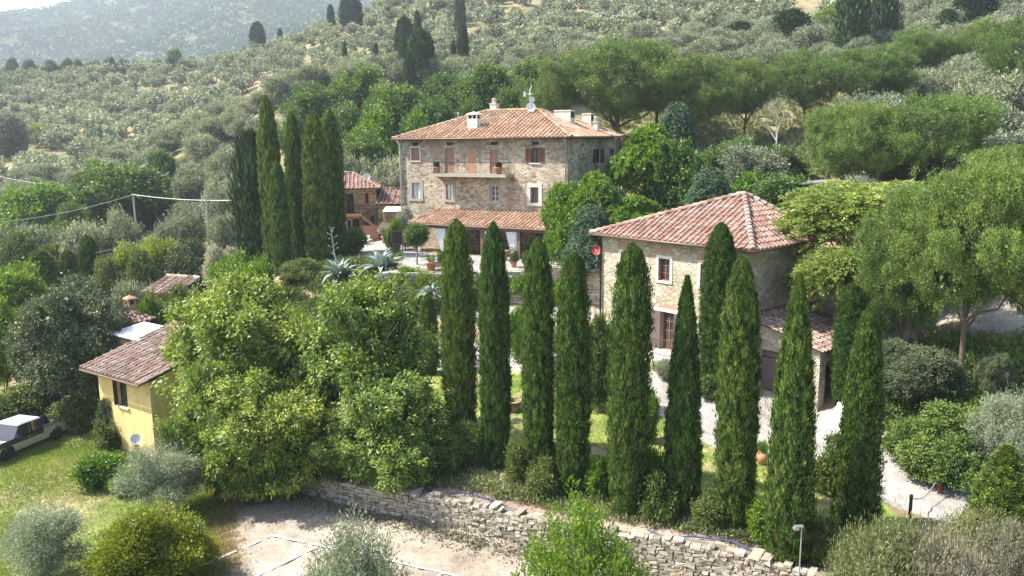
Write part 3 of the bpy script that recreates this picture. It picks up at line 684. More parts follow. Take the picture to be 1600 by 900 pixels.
def sheet(mb, W, z0, z1, ops, t=.32):
    xs = sorted({0.0, W} | {c for o in ops for c in (o[0], o[1])}); zs = sorted({z0, z1} | {c for o in ops for c in (o[2], o[3])})
    for a, b in zip(xs[:-1], xs[1:]):
        for c, d in zip(zs[:-1], zs[1:]):
            if any(o[0] <= (a + b) / 2 <= o[1] and o[2] <= (c + d) / 2 <= o[3] for o in ops): continue
            mb.add([(a, 0, c), (b, 0, c), (b, 0, d), (a, 0, d)], [(0, 1, 2, 3)])
    for (a, b, c, d) in ops:
        mb.add([(a, 0, c), (b, 0, c), (b, 0, d), (a, 0, d), (a, -t, c), (b, -t, c), (b, -t, d), (a, -t, d)], [(0, 4, 5, 1), (1, 5, 6, 2), (2, 6, 7, 3), (3, 7, 4, 0)])
def walls(root, fr, z0, z1, ops, mat, t=.32, tops=None):
    """ops: {'front': [(uc, zb, w, h)...], 'right': [...], 'left': ...}; z1 one height or a dict by side"""
    mb = MB()
    for side, W in (('front', fr.W), ('right', fr.D), ('rear', fr.W), ('left', fr.D)):
        mb.xf = getattr(fr, side)() ; o = [(u - w / 2, u + w / 2, zb, zb + h) for (u, zb, w, h) in ops.get(side, [])]
        sheet(mb, W, z0, z1 if not isinstance(z1, dict) else z1[side], o, t)
        for (a, b, c, d) in o: mb.add([(a - .1, -t - .02, c - .1), (b + .1, -t - .02, c - .1), (b + .1, -t - .02, d + .1), (a - .1, -t - .02, d + .1)], [(0, 1, 2, 3)]) if False else None
    return mb.build('wall', mat, root)
def window(root, xf, op, nx=1, nz=2, frame='wood_dark', sur=None, sw=.16, sill=True, shut=None, smat='shutter_pink', glass='glass', rec=.15, name='window', arch=False, label=None):
    uc, zb, w, h = op; a, b = uc - w / 2, uc + w / 2; f = .055
    mb = MB(xf); n0, n1 = -rec - .05, -rec
    mb.box(a, a + f, n0, n1, zb, zb + h); mb.box(b - f, b, n0, n1, zb, zb + h); mb.box(a + f, b - f, n0, n1, zb, zb + f); mb.box(a + f, b - f, n0, n1, zb + h - f, zb + h)
    for i in range(nx): 
        x = a + w * (i + 1) / (nx + 1); mb.box(x - .025, x + .025, n0 + .002, n1 - .004, zb + f, zb + h - f)
    for i in range(nz):
        z = zb + h * (i + 1) / (nz + 1)
        mb.box(a + f, b - f, n0 + .004, n1 - .012, z - .018, z + .018)
    part = mb.build(name, M[frame], root, label=label)
    g = MB(xf); g.box(a + .01, b - .01, n0 - .03, n0 + .006, zb + .01, zb + h - .01); g.build('pane', M[glass], part)
    if sur:
        s = MB(xf); p = .035
        s.box(a - sw, a, -.05, p, zb - .0, zb + h); s.box(b, b + sw, -.05, p, zb, zb + h); s.box(a - sw, b + sw, -.05, p + .004, zb + h, zb + h + sw)
        s.box(a - sw, b + sw, -.05, p + .03, zb - sw * .75, zb); s.build('surround', M[sur], part)
    elif sill:
        s = MB(xf); s.box(a - .12, b + .12, -.1, .09, zb - .1, zb); s.build('sill', M['pale_stone'], part)
    if arch:
        s = MB(xf); k = 9; R_ = w * 1.05; hw = w / 2 + sw + .08
        pts = [(uc - hw + 2 * hw * i / k) for i in range(k + 1)]; zt = zb + h + (sw if sur else 0) + .02
        up = [zt + .16 * (1 - ((x - uc) / hw) ** 2) for x in pts]
        for i in range(k): s.add([(pts[i], .014, up[i]), (pts[i + 1], .014, up[i + 1]), (pts[i + 1], .014, up[i + 1] + .26), (pts[i], .014, up[i] + .26), (pts[i], -.02, up[i]), (pts[i + 1], -.02, up[i + 1]), (pts[i + 1], -.02, up[i + 1] + .26), (pts[i], -.02, up[i] + .26)], [(0, 1, 2, 3), (0, 4, 5, 1), (3, 2, 6, 7)])
        s.build('arch', M['brick'], part)
    if shut:
        for sg in (-1, 1):
            s = MB(xf)
            if shut == 'closed': x0, x1, q0, q1 = (a + .01, uc - .008, -.09, -.05) if sg < 0 else (uc + .008, b - .01, -.09, -.05)
            else: x0, x1, q0, q1 = (a - w / 2 - .04, a - .04, .02, .06) if sg < 0 else (b + .04, b + w / 2 + .04, .02, .06)
            s.box(x0, x0 + .05, q0, q1, zb + .01, zb + h - .01); s.box(x1 - .05, x1, q0, q1, zb + .01, zb + h - .01)
            s.box(x0 + .05, x1 - .05, q0, q1, zb + .01, zb + .08); s.box(x0 + .05, x1 - .05, q0, q1, zb + h - .08, zb + h - .01); s.box(x0 + .05, x1 - .05, q0, q1, zb + h * .48, zb + h * .52)
            z = zb + .09
            while z < zb + h - .12:
                s.add([(x0 + .05, q0 + .004, z + .055), (x1 - .05, q0 + .004, z + .055), (x1 - .05, q1 - .006, z), (x0 + .05, q1 - .006, z)], [(0, 1, 2, 3), (3, 2, 1, 0)][:1]); z += .065
            s.box(x0 + .05, x1 - .05, q0 + .001, q0 + .003, zb + .08, zb + h - .08)
            s.build('shutter', M[smat], part)
    return part
def tile_plane(mb, e0, e1, tops, rng, sp=.37, tl=.42, r=.088, lift=.0):
    e0 = np.array(e0, float); e1 = np.array(e1, float); ed = e1 - e0; We = np.linalg.norm(ed); ed /= We
    tp = [np.array(t, float) for t in tops]; q = tp[0] - e0; s = q - ed * (q @ ed); s /= np.linalg.norm(s); n = np.cross(ed, s)
    if n[2] < 0: n = -n
    al = [0.0] + [float((t - e0) @ ed) for t in tp] + [We]; tl_ = [0.0] + [float((t - e0) @ s) for t in tp] + [0.0]
    if al[1] <= .02: al[0] = -1.0; al[1] = 0.0
    if al[-2] >= We - .02: al[-1] = We + 1.0; al[-2] = We
    tm = lambda a: float(np.interp(a, al, tl_))
    pt = lambda a, t, h: e0 + ed * a + s * t + n * (h + lift)
    nc = max(1, round(We / sp)); sp = We / nc
    for i in range(nc + 1):
        a0 = max(0, (i - 1) * sp); a1 = min(We, i * sp); ac = min(max(i * sp, r * .5), We - r * .5); j = .025 * rng.normal()
        T = max(tm(a0 + .01), tm(a1 - .01), tm((a0 + a1) / 2)); k = 0; t = 0.0
        while t < T - .02:
            t1 = t + tl
            if i > 0:
                mb.tint = float(np.clip(rng.normal(.34, .11), 0, 1)); c0, c1 = tm(a0 + .005), tm(a1 - .005)
                p = [(a0, min(t, c0)), (a1, min(t, c1)), (a1, min(t1 + .03, c1)), (a0, min(t1 + .03, c0))]
                mb.add([pt(p[0][0], p[0][1], .035), pt(p[1][0], p[1][1], .035), pt(p[2][0], p[2][1], .0), pt(p[3][0], p[3][1], .0), pt(p[0][0], p[0][1], .0), pt(p[1][0], p[1][1], .0)], [(0, 1, 2, 3), (4, 5, 1, 0)])
            TC = tm(ac)
            if t < TC - .04:
                te = min(t1 + .05, TC + .02); jj = j + .012 * rng.normal(); mb.tint = float(np.clip(rng.normal(.70, .13), 0, 1)); ns = 5
                V = []
                for (tt, rr, hh) in ((t, r * 1.12, .03), (te, r * .86, .0)):
                    for m_ in range(ns + 1):
                        an = math.pi * m_ / ns; V.append(pt(ac + jj + rr * math.cos(an) * 1.0, tt, hh + rr * math.sin(an) * .95 + .01))
                mb.add(V, [(m_, m_ + 1, m_ + ns + 2, m_ + ns + 1) for m_ in range(ns)] + [tuple(range(ns, -1, -1))])
            t = t1
def ridge_caps(mb, p0, p1, rng, r=.13, tl=.42):
    p0 = np.array(p0, float); p1 = np.array(p1, float); L = np.linalg.norm(p1 - p0); d = (p1 - p0) / L; s = np.cross(d, (0, 0, 1)); s /= np.linalg.norm(s); n = np.cross(s, d)
    k = max(1, round(L / tl)); ns = 6
    for i in range(k):
        a, b = i * L / k, (i + 1) * L / k + .05; mb.tint = float(np.clip(rng.normal(.7, .18), 0, 1)); V = []
        for (tt, rr, hh) in ((a, r * 1.12, .05), (b, r * .9, .02)):
            for m_ in range(ns + 1):
                an = math.pi * m_ / ns; V.append(p0 + d * tt + s * rr * math.cos(an) + n * (rr * math.sin(an) + hh))
        mb.add(V, [(m_, m_ + 1, m_ + ns + 2, m_ + ns + 1) for m_ in range(ns)] + [tuple(range(ns + 1))])
def roof(root, planes, caps, mat, seed, box=None, sp=.37, r=.088, ridge_r=.13, soffit='wood_beam', tl=.42):
    rng = np.random.default_rng(seed); mb = MB()
    for (e0, e1, tops) in planes: tile_plane(mb, e0, e1, tops, rng, sp, tl, r)
    for (a, b) in caps: ridge_caps(mb, a, b, rng, ridge_r)
    ro = mb.build('roof', M[mat], root)
    dk = MB()
    for (e0, e1, tops) in planes:
        d = np.array([0, 0, -.05]); e = [np.array(e0) + d, np.array(e1) + d] + [np.array(t) + d for t in tops[::-1]]
        dk.add(e, [tuple(range(len(e)))])
    if box: dk.box(*box)
    dk.build('eaves', M[soffit], ro)
    return ro
def pipe(root, pts, r, mat, name='downpipe'):
    mb = MB(); mb.tube(pts, r, 8); return mb.build(name, M[mat], root, True)
def chimney(parent, x, y, z0, z1, w, d, mat='plaster', cap='slab', tile='tile'):
    mb = MB(); mb.box(x - w / 2, x + w / 2, y - d / 2, y + d / 2, z0, z1 - .45)
    if cap == 'slab':
        for sx in (-1, 1):
            for sy in (-1, 1): mb.box(x + sx * (w / 2 - .06) - .055, x + sx * (w / 2 - .06) + .055, y + sy * (d / 2 - .06) - .055, y + sy * (d / 2 - .06) + .055, z1 - .45, z1 - .14)
        mb.box(x - .05, x + .05, y - d / 2 + .005, y + d / 2 - .005, z1 - .45, z1 - .14); mb.m = 1; mb.box(x - w / 2 + .12, x + w / 2 - .12, y - d / 2 + .12, y + d / 2 - .12, z1 - .46, z1 - .16); mb.m = 0
        mb.box(x - w / 2 - .08, x + w / 2 + .08, y - d / 2 - .08, y + d / 2 + .08, z1 - .14, z1 - .05)
        mb.add([(x - w / 2 - .08, y - d / 2 - .08, z1 - .05), (x + w / 2 + .08, y - d / 2 - .08, z1 - .05), (x + w / 2 + .08, y + d / 2 + .08, z1 - .05), (x - w / 2 - .08, y + d / 2 + .08, z1 - .05), (x, y, z1 + .14)], [(0, 1, 4), (1, 2, 4), (2, 3, 4), (3, 0, 4)])
    elif cap == 'pot':
        mb.box(x - w / 2 - .05, x + w / 2 + .05, y - d / 2 - .05, y + d / 2 + .05, z1 - .45, z1 - .38)
        for k in range(3): mb.lathe([(.17 + .05, z1 - .34 + k * .15), (.24, z1 - .28 + k * .15)], (x, y, 0), 12)
        mb.lathe([(.15, z1 - .38), (.15, z1 + .1)], (x, y, 0), 12)
    else:
        mb.box(x - w / 2 - .04, x + w / 2 + .04, y - d / 2 - .04, y + d / 2 + .04, z1 - .45, z1 - .35)
        mb.m = 1; mb.box(x + w / 2 - .015, x + w / 2 + .003, y - d / 2 + .08, y + d / 2 - .08, z1 - 1.0, z1 - .5); mb.m = 0
    return mb.build('chimney', [M[mat], M['black']], parent)
def dish(label, p, r, aim, mat='dish', pole=1.0, group=None):
    """satellite dish: bowl, arm with receiver, mast"""
    t = thing('satellite_dish', label, 'satellite dish', p, 0, group)
    a = Vector(aim).normalized(); q = a.to_track_quat('Z', 'Y').to_matrix()
    mb = MB(lambda x, y, z: tuple(q @ Vector((x, y, z)))); prof = [(r * k / 7 + .001, .28 * r * (k / 7) ** 2) for k in range(8)]
    mb.lathe(prof + [(r * 1.02, .28 * r), (r * 1.0, .28 * r - .02)] + [(r * k / 7 + .001, .28 * r * (k / 7) ** 2 - .02) for k in range(6, -1, -1)], n=24); mb.build('bowl', M[mat], t, True)
    mb = MB(lambda x, y, z: tuple(q @ Vector((x, y, z)))); mb.tube([(0, -r * .95, .2 * r), (0, -r * .5, r * .8), (0, 0, r * 1.05)], .022, 6); mb.box(-.05, .05, -.06, .06, r * .95, r * 1.15); mb.build('receiver_arm', M['metal_grey'], t)
    mb = MB(); mb.tube([(0, 0, -.02), tuple(-a * .12 + Vector((0, 0, -.05))), tuple(-a * .12 + Vector((0, 0, -pole)))], .028, 8); mb.build('mast', M['metal_grey'], t)
    return t

# ---- main farmhouse
al = R(-28); C0 = P(887, 300, 65.5); u_ = np.array([math.cos(al), math.sin(al)])
s_, _ = plane_hit(630, 300, C0, u_); A0 = C0[:2] + u_ * s_; Wm = -s_
v_ = np.array([-math.sin(al), math.cos(al)])
MH = Frame(A0, al, Wm, 10.8, 0.0)
L_, _ = MH.hit(960.5, 260, 'right'); MH.D = L_
EZ = 9.3
house = thing('farmhouse', 'large three-storey stone farmhouse with pink shutters, balcony and orange tiled hip roof', 'house', MH.o, al)
up = [MH.rect(643, 655.5, 231, 251), MH.rect(696, 710, 231.2, 270), MH.rect(765.6, 779, 232.7, 272), MH.rect(829.4, 843.4, 231.2, 254.5)]
lo = [MH.rect(644, 656.6, 285.7, 310.2), MH.rect(697, 708, 287.5, 312), MH.rect(766.5, 779, 290, 315), MH.rect(828.8, 841.5, 292.5, 317.4)]
ve = [(c[0], 8.72, .62, .24) for c in up]
gr = [(MH.hit(p, 375)[0], .05, w, h) for p, w, h in ((720, 1.2, 2.3), (762, 1.3, 2.3), (806, 1.2, 2.3))]
rt = [MH.rect(928.5, 941, 233, 255, 'right'), MH.rect(953, 959.5, 233, 254, 'right')]
rt = [(r_[0], r_[1], min(r_[2], 1.15), r_[3]) for r_ in rt]
walls(house, MH, -1.0, EZ - .02, {'front': up + lo + ve + gr, 'right': rt}, M['stone'])
fx, rx = MH.front(), MH.right()
window(house, fx, up[0], 0, 0, 'shutter_pink', 'pale_stone', .13, shut='closed')
for k in (1, 2): window(house, fx, up[k], 0, 0, 'shutter_pink', shut='closed', sill=False, name='balcony_door')
window(house, fx, up[3], 1, 2, 'wood_dark', None, shut='open', smat='shutter_red')
window(house, fx, lo[0], 1, 0, 'grey_stone', 'grey_stone', .3, glass='white_cloth', label='window with a white blind half drawn')
window(house, fx, lo[1], 1, 0, 'grey_stone', 'grey_stone', .26, glass='white_cloth')
window(house, fx, lo[2], 1, 2, 'white_paint', 'grey_stone', .24, label='window with white six-pane casements')
window(house, fx, lo[3], 0, 0, 'grey_stone', 'pale_stone', .3, glass='garage_wood')
for o_ in ve: window(house, fx, o_, 0, 0, 'wood_dark', sill=False, glass='black', name='attic_vent')
for o_ in gr: window(house, fx, o_, 1, 2, 'wood_dark', sill=False, name='door')
for o_ in rt: window(house, rx, o_, 1, 2, 'wood_dark', None, shut='open' if o_ is rt[0] else 'closed', smat='wood_dark')
mb = MB(fx); mb.box(*[MH.hit(731, 255)[0], MH.hit(744, 255)[0]], -.02, .012, up[1][1], up[1][1] + 2.0); mb.build('brick_infill', M['brick'], house)
# balcony
b0, bz = MH.hit(677, 272, n=.9); b1, _ = MH.hit(792, 275, n=.9); bz = up[1][1] - .03; BALZ = bz
mb = MB(fx); mb.box(b0, b1, 0, 1.15, bz - .18, bz); mb.box(b0 - .05, b1 + .05, 0, 1.2, bz - .24, bz - .18)
k = 7
for i in range(k): x = b0 + .25 + (b1 - b0 - .5) * i / (k - 1); mb.add([(x - .08, 0, bz - .24), (x + .08, 0, bz - .24), (x + .08, .9, bz - .24), (x - .08, .9, bz - .24), (x - .08, 0, bz - .6), (x + .08, 0, bz - .6)], [(0, 1, 2, 3), (4, 3, 2, 5), (0, 3, 4), (1, 5, 2)])
bal = mb.build('balcony', M['grey_stone'], house)
mb = MB(fx)
for z in (bz + .08, bz + .95): mb.tube([(b0 + .03, 0, z), (b0 + .03, 1.1, z), (b1 - .03, 1.1, z), (b1 - .03, 0, z)], .016, 5)
x = b0 + .03
while x < b1: mb.tube([(x, 1.1, bz), (x, 1.1, bz + .95)], .009, 4); x += .13
for y in np.arange(.1, 1.05, .14):
    for x in (b0 + .03, b1 - .03): mb.tube([(x, y, bz), (x, y, bz + .95)], .009, 4)
mb.build('railing', M['metal_dark'], bal)
ov = .55; W_, D_ = MH.W, MH.D; run = 5.9; rise = 2.35
e = [(-ov, -ov, EZ), (W_ + ov, -ov, EZ), (W_ + ov, D_ + ov, EZ), (-ov, D_ + ov, EZ)]
ap0 = MH.loc(P(762, 171, 76.0)); ap1 = MH.loc(P(845, 171, 71.5))
mid = D_ / 2; zr_ = EZ + 2.3
a0 = (5.6, mid, zr_); a1 = (W_ - 5.0, mid, zr_)
rf = roof(house, [(e[0], e[1], [a0, a1]), (e[1], e[2], [a1]), (e[2], e[3], [a1, a0]), (e[3], e[0], [a0])],
          [(e[0], a0), (e[1], a1), (e[2], a1), (e[3], a0), (a0, a1)], 'tile', 1, box=(-ov + .02, W_ + ov - .02, -ov + .02, D_ + ov - .02, EZ - .12, EZ - .03), sp=.38)
def on_roof(px, py, y_local):
    """local x of a roof fitting at depth y_local"""
    o = MH.o + MH.v * y_local; a, z = plane_hit(px, py, o, MH.u); return a, z
x, z = on_roof(741, 190, 1.6); chimney(rf, x, 1.6, EZ + .4, on_roof(741, 177, 1.6)[1], .95, .7)
x, z = on_roof(772.5, 165, 6.6); chimney(rf, x, 6.6, EZ + 1.6, on_roof(772, 155, 6.6)[1], .6, .6, cap='pot')
x, z = on_roof(882, 185, 5.5); chimney(rf, x, 5.5, EZ + .8, on_roof(882, 173, 5.5)[1] + .4, 1.5, .9, cap='box')
x, z = on_roof(919, 190, 8.6); chimney(rf, x, 8.6, EZ + .3, on_roof(919, 178, 8.6)[1] + .4, .8, .7, cap='box')
x, z = on_roof(931.5, 195, 7.4); chimney(rf, x, 7.4, EZ + .2, on_roof(931, 187, 7.4)[1] + .2, .42, .42, cap='pot')
x, z = on_roof(716, 180, 3.5); mb = MB(); mb.tube([(x, 3.5, EZ + .9), (x, 3.5, z + .15)], .05, 8); mb.lathe([(.1, 0), (.02, .1)], (x, 3.5, z + .15), 8); mb.build('vent_pipe', M['metal_grey'], rf)
mb = MB(); g = EZ - .04; o_ = ov + .05
mb.tube([(-o_, D_ + o_, g), (-o_, -o_, g), (W_ + o_, -o_, g), (W_ + o_, D_ + o_, g)], .075, 8); mb.build('gutter', M['copper'], house, True)
pipe(house, [(-.1, -ov, EZ - .1), (-.1, -.2, EZ - .5), (-.1, -.12, EZ - .9), (-.1, -.12, 0)], .1, 'pale_stone')
pipe(house, [(W_ - .12, -ov, EZ - .1), (W_ - .12, -.2, EZ - .5), (W_ - .12, -.1, EZ - .9), (W_ - .12, -.1, 0)], .06, 'metal_grey')
pipe(house, [(W_ + .1, D_ * .62, EZ - .1), (W_ + .1, D_ * .62, 0)], .05, 'metal_grey')
# dishes and aerial on the ridge
yl = 4.6
def roof_pt(px, py, y_local=4.6): a, z = on_roof(px, py, y_local); return MH.wor((a, y_local, z))
dish('large white satellite dish on the main farmhouse roof ridge, below the smaller dish', roof_pt(829.5, 168), .40, (.1, -1, .35), pole=1.0)
dish('small white satellite dish on the main farmhouse roof, above the larger dish', roof_pt(830.5, 156), .25, (.25, -1, .3), pole=.75)
p = roof_pt(828, 146)
t = thing('television_aerial', 'white television aerial on a bent mast above the dishes on the farmhouse roof', 'aerial', p)
mb = MB(); mb.tube([(0, 0, -1.2), (0, 0, .3), (.15, 0, .55), (.05, 0, .75)], .03, 8); mb.build('mast', M['white_paint'], t)
mb = MB(); mb.tube([(-.5, 0, -.05), (.25, -.1, -.05)], .03, 6); mb.box(-.55, -.35, -.12, .12, -.25, .15)
for i in range(6): mb.tube([(-.4 + i * .12, -.25, -.05), (-.4 + i * .12, .2, -.05)], .015, 5)
mb.build('yagi', M['white_paint'], t)

# ---- tiled porch against the farmhouse
n_ = 3.7
pu0, pz0 = MH.hit(661, 350, n=n_); pu1, pz1 = MH.hit(850, 363, n=n_); tu0, tz0 = MH.hit(689, 326); tz0 = max(tz0, 3.2); tu1 = pu1
porch = thing('tiled_porch', 'long open porch with orange tiled lean-to roof in front of the farmhouse', 'porch', MH.o, al)
pe = pz0; pu0 = min(pu0, tu0 - .8)
e0, e1 = (pu0, -n_, pe), (pu1 + 1.2, -n_, pe); t0, t1 = (tu0, -.03, tz0), (pu1 + 1.2, -.03, tz0)
l0 = (pu0, -.05, pe)
roof(porch, [(e0, e1, [t0, t1]), (l0, e0, [t0])], [(e0, t0)], 'tile', 2, sp=.36)
mb = MB(); mb.box(pu0 + .2, pu1 + 1.0, -n_ + .2, -n_ + .4, pe - .3, pe - .08); mb.build('beam', M['wood_beam'], porch)
mb = MB(); mb.tube([(pu0, -n_ - .07, pe - .03), (pu1 + 1.2, -n_ - .07, pe - .03)], .07, 8); mb.build('gutter', M['copper'], porch)
posts = [pu0 + .35 + (pu1 + .6 - pu0) * k / 4 for k in range(5)]
for x in posts: mb = MB(); mb.box(x - .13, x + .13, -n_ + .17, -n_ + .43, -.3, pe - .3); mb.build('post', M['wood_beam'], porch)
def curtain(x, sgn, y, label):
    t = thing('curtain', label, 'curtain', MH.wor((x, y, 0)), al, 'white curtains of the porch'); mb = MB(); n = 14
    for i in range(n):
        for j in range(8):
            def q(i, j):
                f = j / 8; wd = (.85 * (1 - f) ** .6 + .16 + .25 * max(0, f - .7)) ; return (sgn * (i / n) * wd + .02, .07 * math.sin(i * 1.7) * (.5 + f), (pe - .35) * (1 - f) + .05)
            mb.add([q(i, j), q(i + 1, j), q(i + 1, j + 1), q(i, j + 1)], [(0, 1, 2, 3)])
    mb.build('cloth', M['white_cloth'], t, True); mb = MB(); mb.tube([(-.1 * sgn, 0, pe - .33), (sgn * 1.2, 0, pe - .33)], .02, 6); mb.build('rail', M['metal_dark'], t)
for k, (x, sg) in enumerate(((posts[0] + .16, 1), (posts[1] - .16, -1), (posts[1] + .16, 1), (posts[2] + .16, 1), (posts[3] - .16, -1))):
    curtain(x, sg, -n_ + .3, 'white porch curtain, ' + ['leftmost one by the corner post', 'second from the porch corner, right of the dark gap', 'third from the porch corner', 'fourth from the porch corner, between two cypress tops', 'rightmost one under the leafy vine'][k])
# furniture under the porch
def table(p, rot, label):
    t = thing('garden_table', label, 'table', p, rot); mb = MB(); mb.box(-.7, .7, -.4, .4, .70, .75); mb.build('tabletop', M['wood_beam'], t)
    for sx in (-1, 1):
        for sy in (-1, 1): mb = MB(); mb.box(sx * .6 - .04, sx * .6 + .04, sy * .32 - .04, sy * .32 + .04, 0, .70); mb.build('leg', M['wood_beam'], t)
def chair(p, rot, label, mat='wood_beam', group=None):
    t = thing('garden_chair', label, 'chair', p, rot, group); mb = MB(); mb.box(-.24, .24, -.24, .24, .42, .46); mb.build('seat', M[mat], t)
    mb = MB(); mb.box(-.24, -.2, .2, .24, .46, .92); mb.box(.2, .24, .2, .24, .46, .92)
    for z in (.58, .7, .82): mb.box(-.2, .2, .205, .235, z, z + .07)
    mb.build('backrest', M[mat], t)
    for sx in (-1, 1):
        for sy in (-1, 1): mb = MB(); mb.box(sx * .2 - .022, sx * .2 + .022, sy * .2 - .022, sy * .2 + .022, 0, .42); mb.build('leg', M[mat], t)
def ground(x, y): return float(H(x, y))
for k, (x, y, lab) in enumerate(((posts[3] - .9, -n_ - .9, 'wooden dining table in front of the porch near the leafy vine'), (posts[1] + 1.6, -2.0, 'wooden dining table under the porch behind a white curtain'))):
    p = MH.wor((x, y, 0)); p[2] = ground(p[0], p[1]); table(p, al, lab)
    for j, (dx, dy, rr, l2) in enumerate(((-.3, -.75, math.pi, 'on the camera side'), (.4, .75, 0, 'on the house side'))):
        q = MH.wor((x + dx, y + dy, 0)); q[2] = ground(q[0], q[1]); chair(q, al + rr, 'wooden slatted chair ' + l2 + ' of the table ' + ('in front of the porch' if k == 0 else 'under the porch'))

# ---- second house, right
K0 = P(1172, 395, 41.9)[:2]; ub = np.array([.656, -.755]); ub /= np.linalg.norm(ub)
s_, _ = plane_hit(941, 400, K0, ub); L0 = K0 + ub * s_; rb = math.atan2(ub[1], ub[0])
BZ = -3.2
BH = Frame(L0, rb, -s_, 6.4, BZ); BE = 3.6 - BZ
b2 = thing('stone_house', 'two-storey pale stone house with pyramid roof of weathered pink tiles behind the cypress row', 'house', BH.o, rb)
wu = [BH.rect(970, 987, 395, 427), BH.rect(1029, 1047, 404, 439), BH.rect(1094.5, 1111.5, 413, 449)]
dl = BH.rect(1034, 1052.6, 488, 547); dl = (dl[0], max(dl[1], .35), dl[2] * 1.05, dl[3])
walls(b2, BH, -1.2, BE - .02, {'front': wu + [dl], 'right': []}, M['stone_light'])
f2 = BH.front()
for w_ in wu: window(b2, f2, w_, 1, 2, 'wood_orange', 'pale_stone', .17, arch=True)
dr = window(b2, f2, dl, 1, 3, 'wood_orange', None, name='door', sill=False, arch=True, label='varnished wooden glazed double door between open plank shutters')
mb = MB(f2); mb.box(dl[0] - dl[2] / 2 - .75, dl[0] + dl[2] / 2 + .75, -.05, .03, dl[1] + dl[3], dl[1] + dl[3] + .2); mb.build('lintel', M['pale_stone'], dr)
for sg in (-1, 1):
    s = MB(f2); x0 = dl[0] + sg * (dl[2] / 2 + .04); x1 = x0 + sg * .72; 
    for i in range(14): z = dl[1] + dl[3] * i / 14; s.box(min(x0, x1), max(x0, x1), .03, .075 + .006 * (i % 2), z + .006, z + dl[3] / 14)
    s.build('shutter', M['garage_wood'], dr)
# landing with iron railing
mb = MB(f2); mb.box(dl[0] - 1.3, dl[0] + 1.5, 0, 1.5, -.6, dl[1] - .02); mb.box(dl[0] + 1.5, dl[0] + 1.85, .1, 1.4, -.6, dl[1] - .2); ld = mb.build('landing', M['pale_stone'], b2)
mb = MB(f2)
for z in (.12, .95): mb.tube([(dl[0] - 1.25, .1, dl[1] + z), (dl[0] - 1.25, 1.45, dl[1] + z), (dl[0] + 1.3, 1.45, dl[1] + z)], .02, 6)
for x in np.arange(dl[0] - 1.25, dl[0] + 1.31, .13): mb.tube([(x, 1.45, dl[1] - .02), (x, 1.45, dl[1] + .95)], .011, 4)
mb.build('railing', M['metal_dark'], ld)
apx = BH.loc(P(1163, 303, 47.4)); ov = .5
e = [(-ov, -ov, BE), (BH.W + ov, -ov, BE), (BH.W + ov, BH.D + ov, BE), (-ov, BH.D + ov, BE)]; apx = tuple(apx)
rf2 = roof(b2, [(e[0], e[1], [apx]), (e[1], e[2], [apx]), (e[2], e[3], [apx]), (e[3], e[0], [apx])], [(e[0], apx), (e[1], apx), (e[2], apx), (e[3], apx)], 'tile_pink', 7,
     box=(-ov + .02, BH.W + ov - .02, -ov + .02, BH.D + ov - .02, BE - .12, BE - .03), sp=.37, ridge_r=.16)
mb = MB(); mb.tube([(-ov - .05, BH.D + ov, BE - .04), (-ov - .05, -ov - .05, BE - .04), (BH.W + ov + .05, -ov - .05, BE - .04), (BH.W + ov + .05, BH.D + ov, BE - .04)], .07, 8); mb.build('gutter', M['copper'], b2, True)
pipe(b2, [(-.06, -ov, BE - .1), (-.02, -.1, BE - .6), (-.02, -.1, -.3)], .05, 'metal_dark')
p = BH.wor((-.35, -.1, 0)); p[2] = P(934.5, 391, p[1])[2]; dish('red satellite dish on the left corner of the pale stone house', p, .29, (-.35, -1, .15), 'dish_red', .6)

# ---- garage lean-to
GF = Frame(K0 + BH.v[:2] * .0, rb, 4.1, 6.0, -4.2)
gar = thing('garage', 'low stone garage lean-to with plank door and brown tiled roof beside the stone house', 'garage', GF.o, rb)
gd = GF.rect(1199, 1242, 545, 622); gd = (min(max(gd[0], 1.55), 2.2), .15, 2.35, min(2.6, gd[3] + .2))
gt, ge = .16 + 4.2, -.95 + 4.2
mb = MB(GF.front()); sheet(mb, 4.1, -1, ge - .05, [(gd[0] - gd[2] / 2, gd[0] + gd[2] / 2, gd[1], gd[1] + gd[3])])
mb.add([(0, 0, ge - .05), (4.1, 0, ge - .05), (0, 0, gt - .02)], [(0, 1, 2)]); mb.xf = GF.right(); sheet(mb, 6.0, -1, ge - .05, [(.6, 4.6, 0, 2.5)])
mb.xf = GF.rear(); sheet(mb, 4.1, -1, ge - .05, []); mb.build('wall', M['stone_light'], gar)
mb = MB(GF.front())
for i in range(15):
    z = gd[1] + gd[3] * i / 15
    for sg in (0, 1): x0 = gd[0] - gd[2] / 2 + sg * gd[2] / 2; mb.box(x0 + .01, x0 + gd[2] / 2 - .01, -.16, -.1 + .008 * (i % 2), z + .005, z + gd[3] / 15)
gdo = mb.build('garage_door', M['garage_wood'], gar); mb = MB(GF.front()); mb.tube([(gd[0] + .1, -.08, 1.2), (gd[0] + .1, -.05, 1.45)], .02, 6)
for i in (.2, .85): mb.box(gd[0] - gd[2] / 2 + .02, gd[0] + gd[2] / 2 - .02, -.105, -.085, gd[1] + gd[3] * i, gd[1] + gd[3] * i + .05)
mb.build('iron_straps', M['metal_dark'], gdo)
roof(gar, [((4.4, -.25, ge), (4.4, 6.2, ge), [(.02, -.25, gt), (.02, 6.2, gt)])], [], 'tile_brown', 9, sp=.37, tl=.36)
mb = MB(); mb.tint = .9; mb.box(.0, .14, -.2, 6.1, gt - .03, gt + .09); mb.build('flashing', M['shutter_red'], gar)

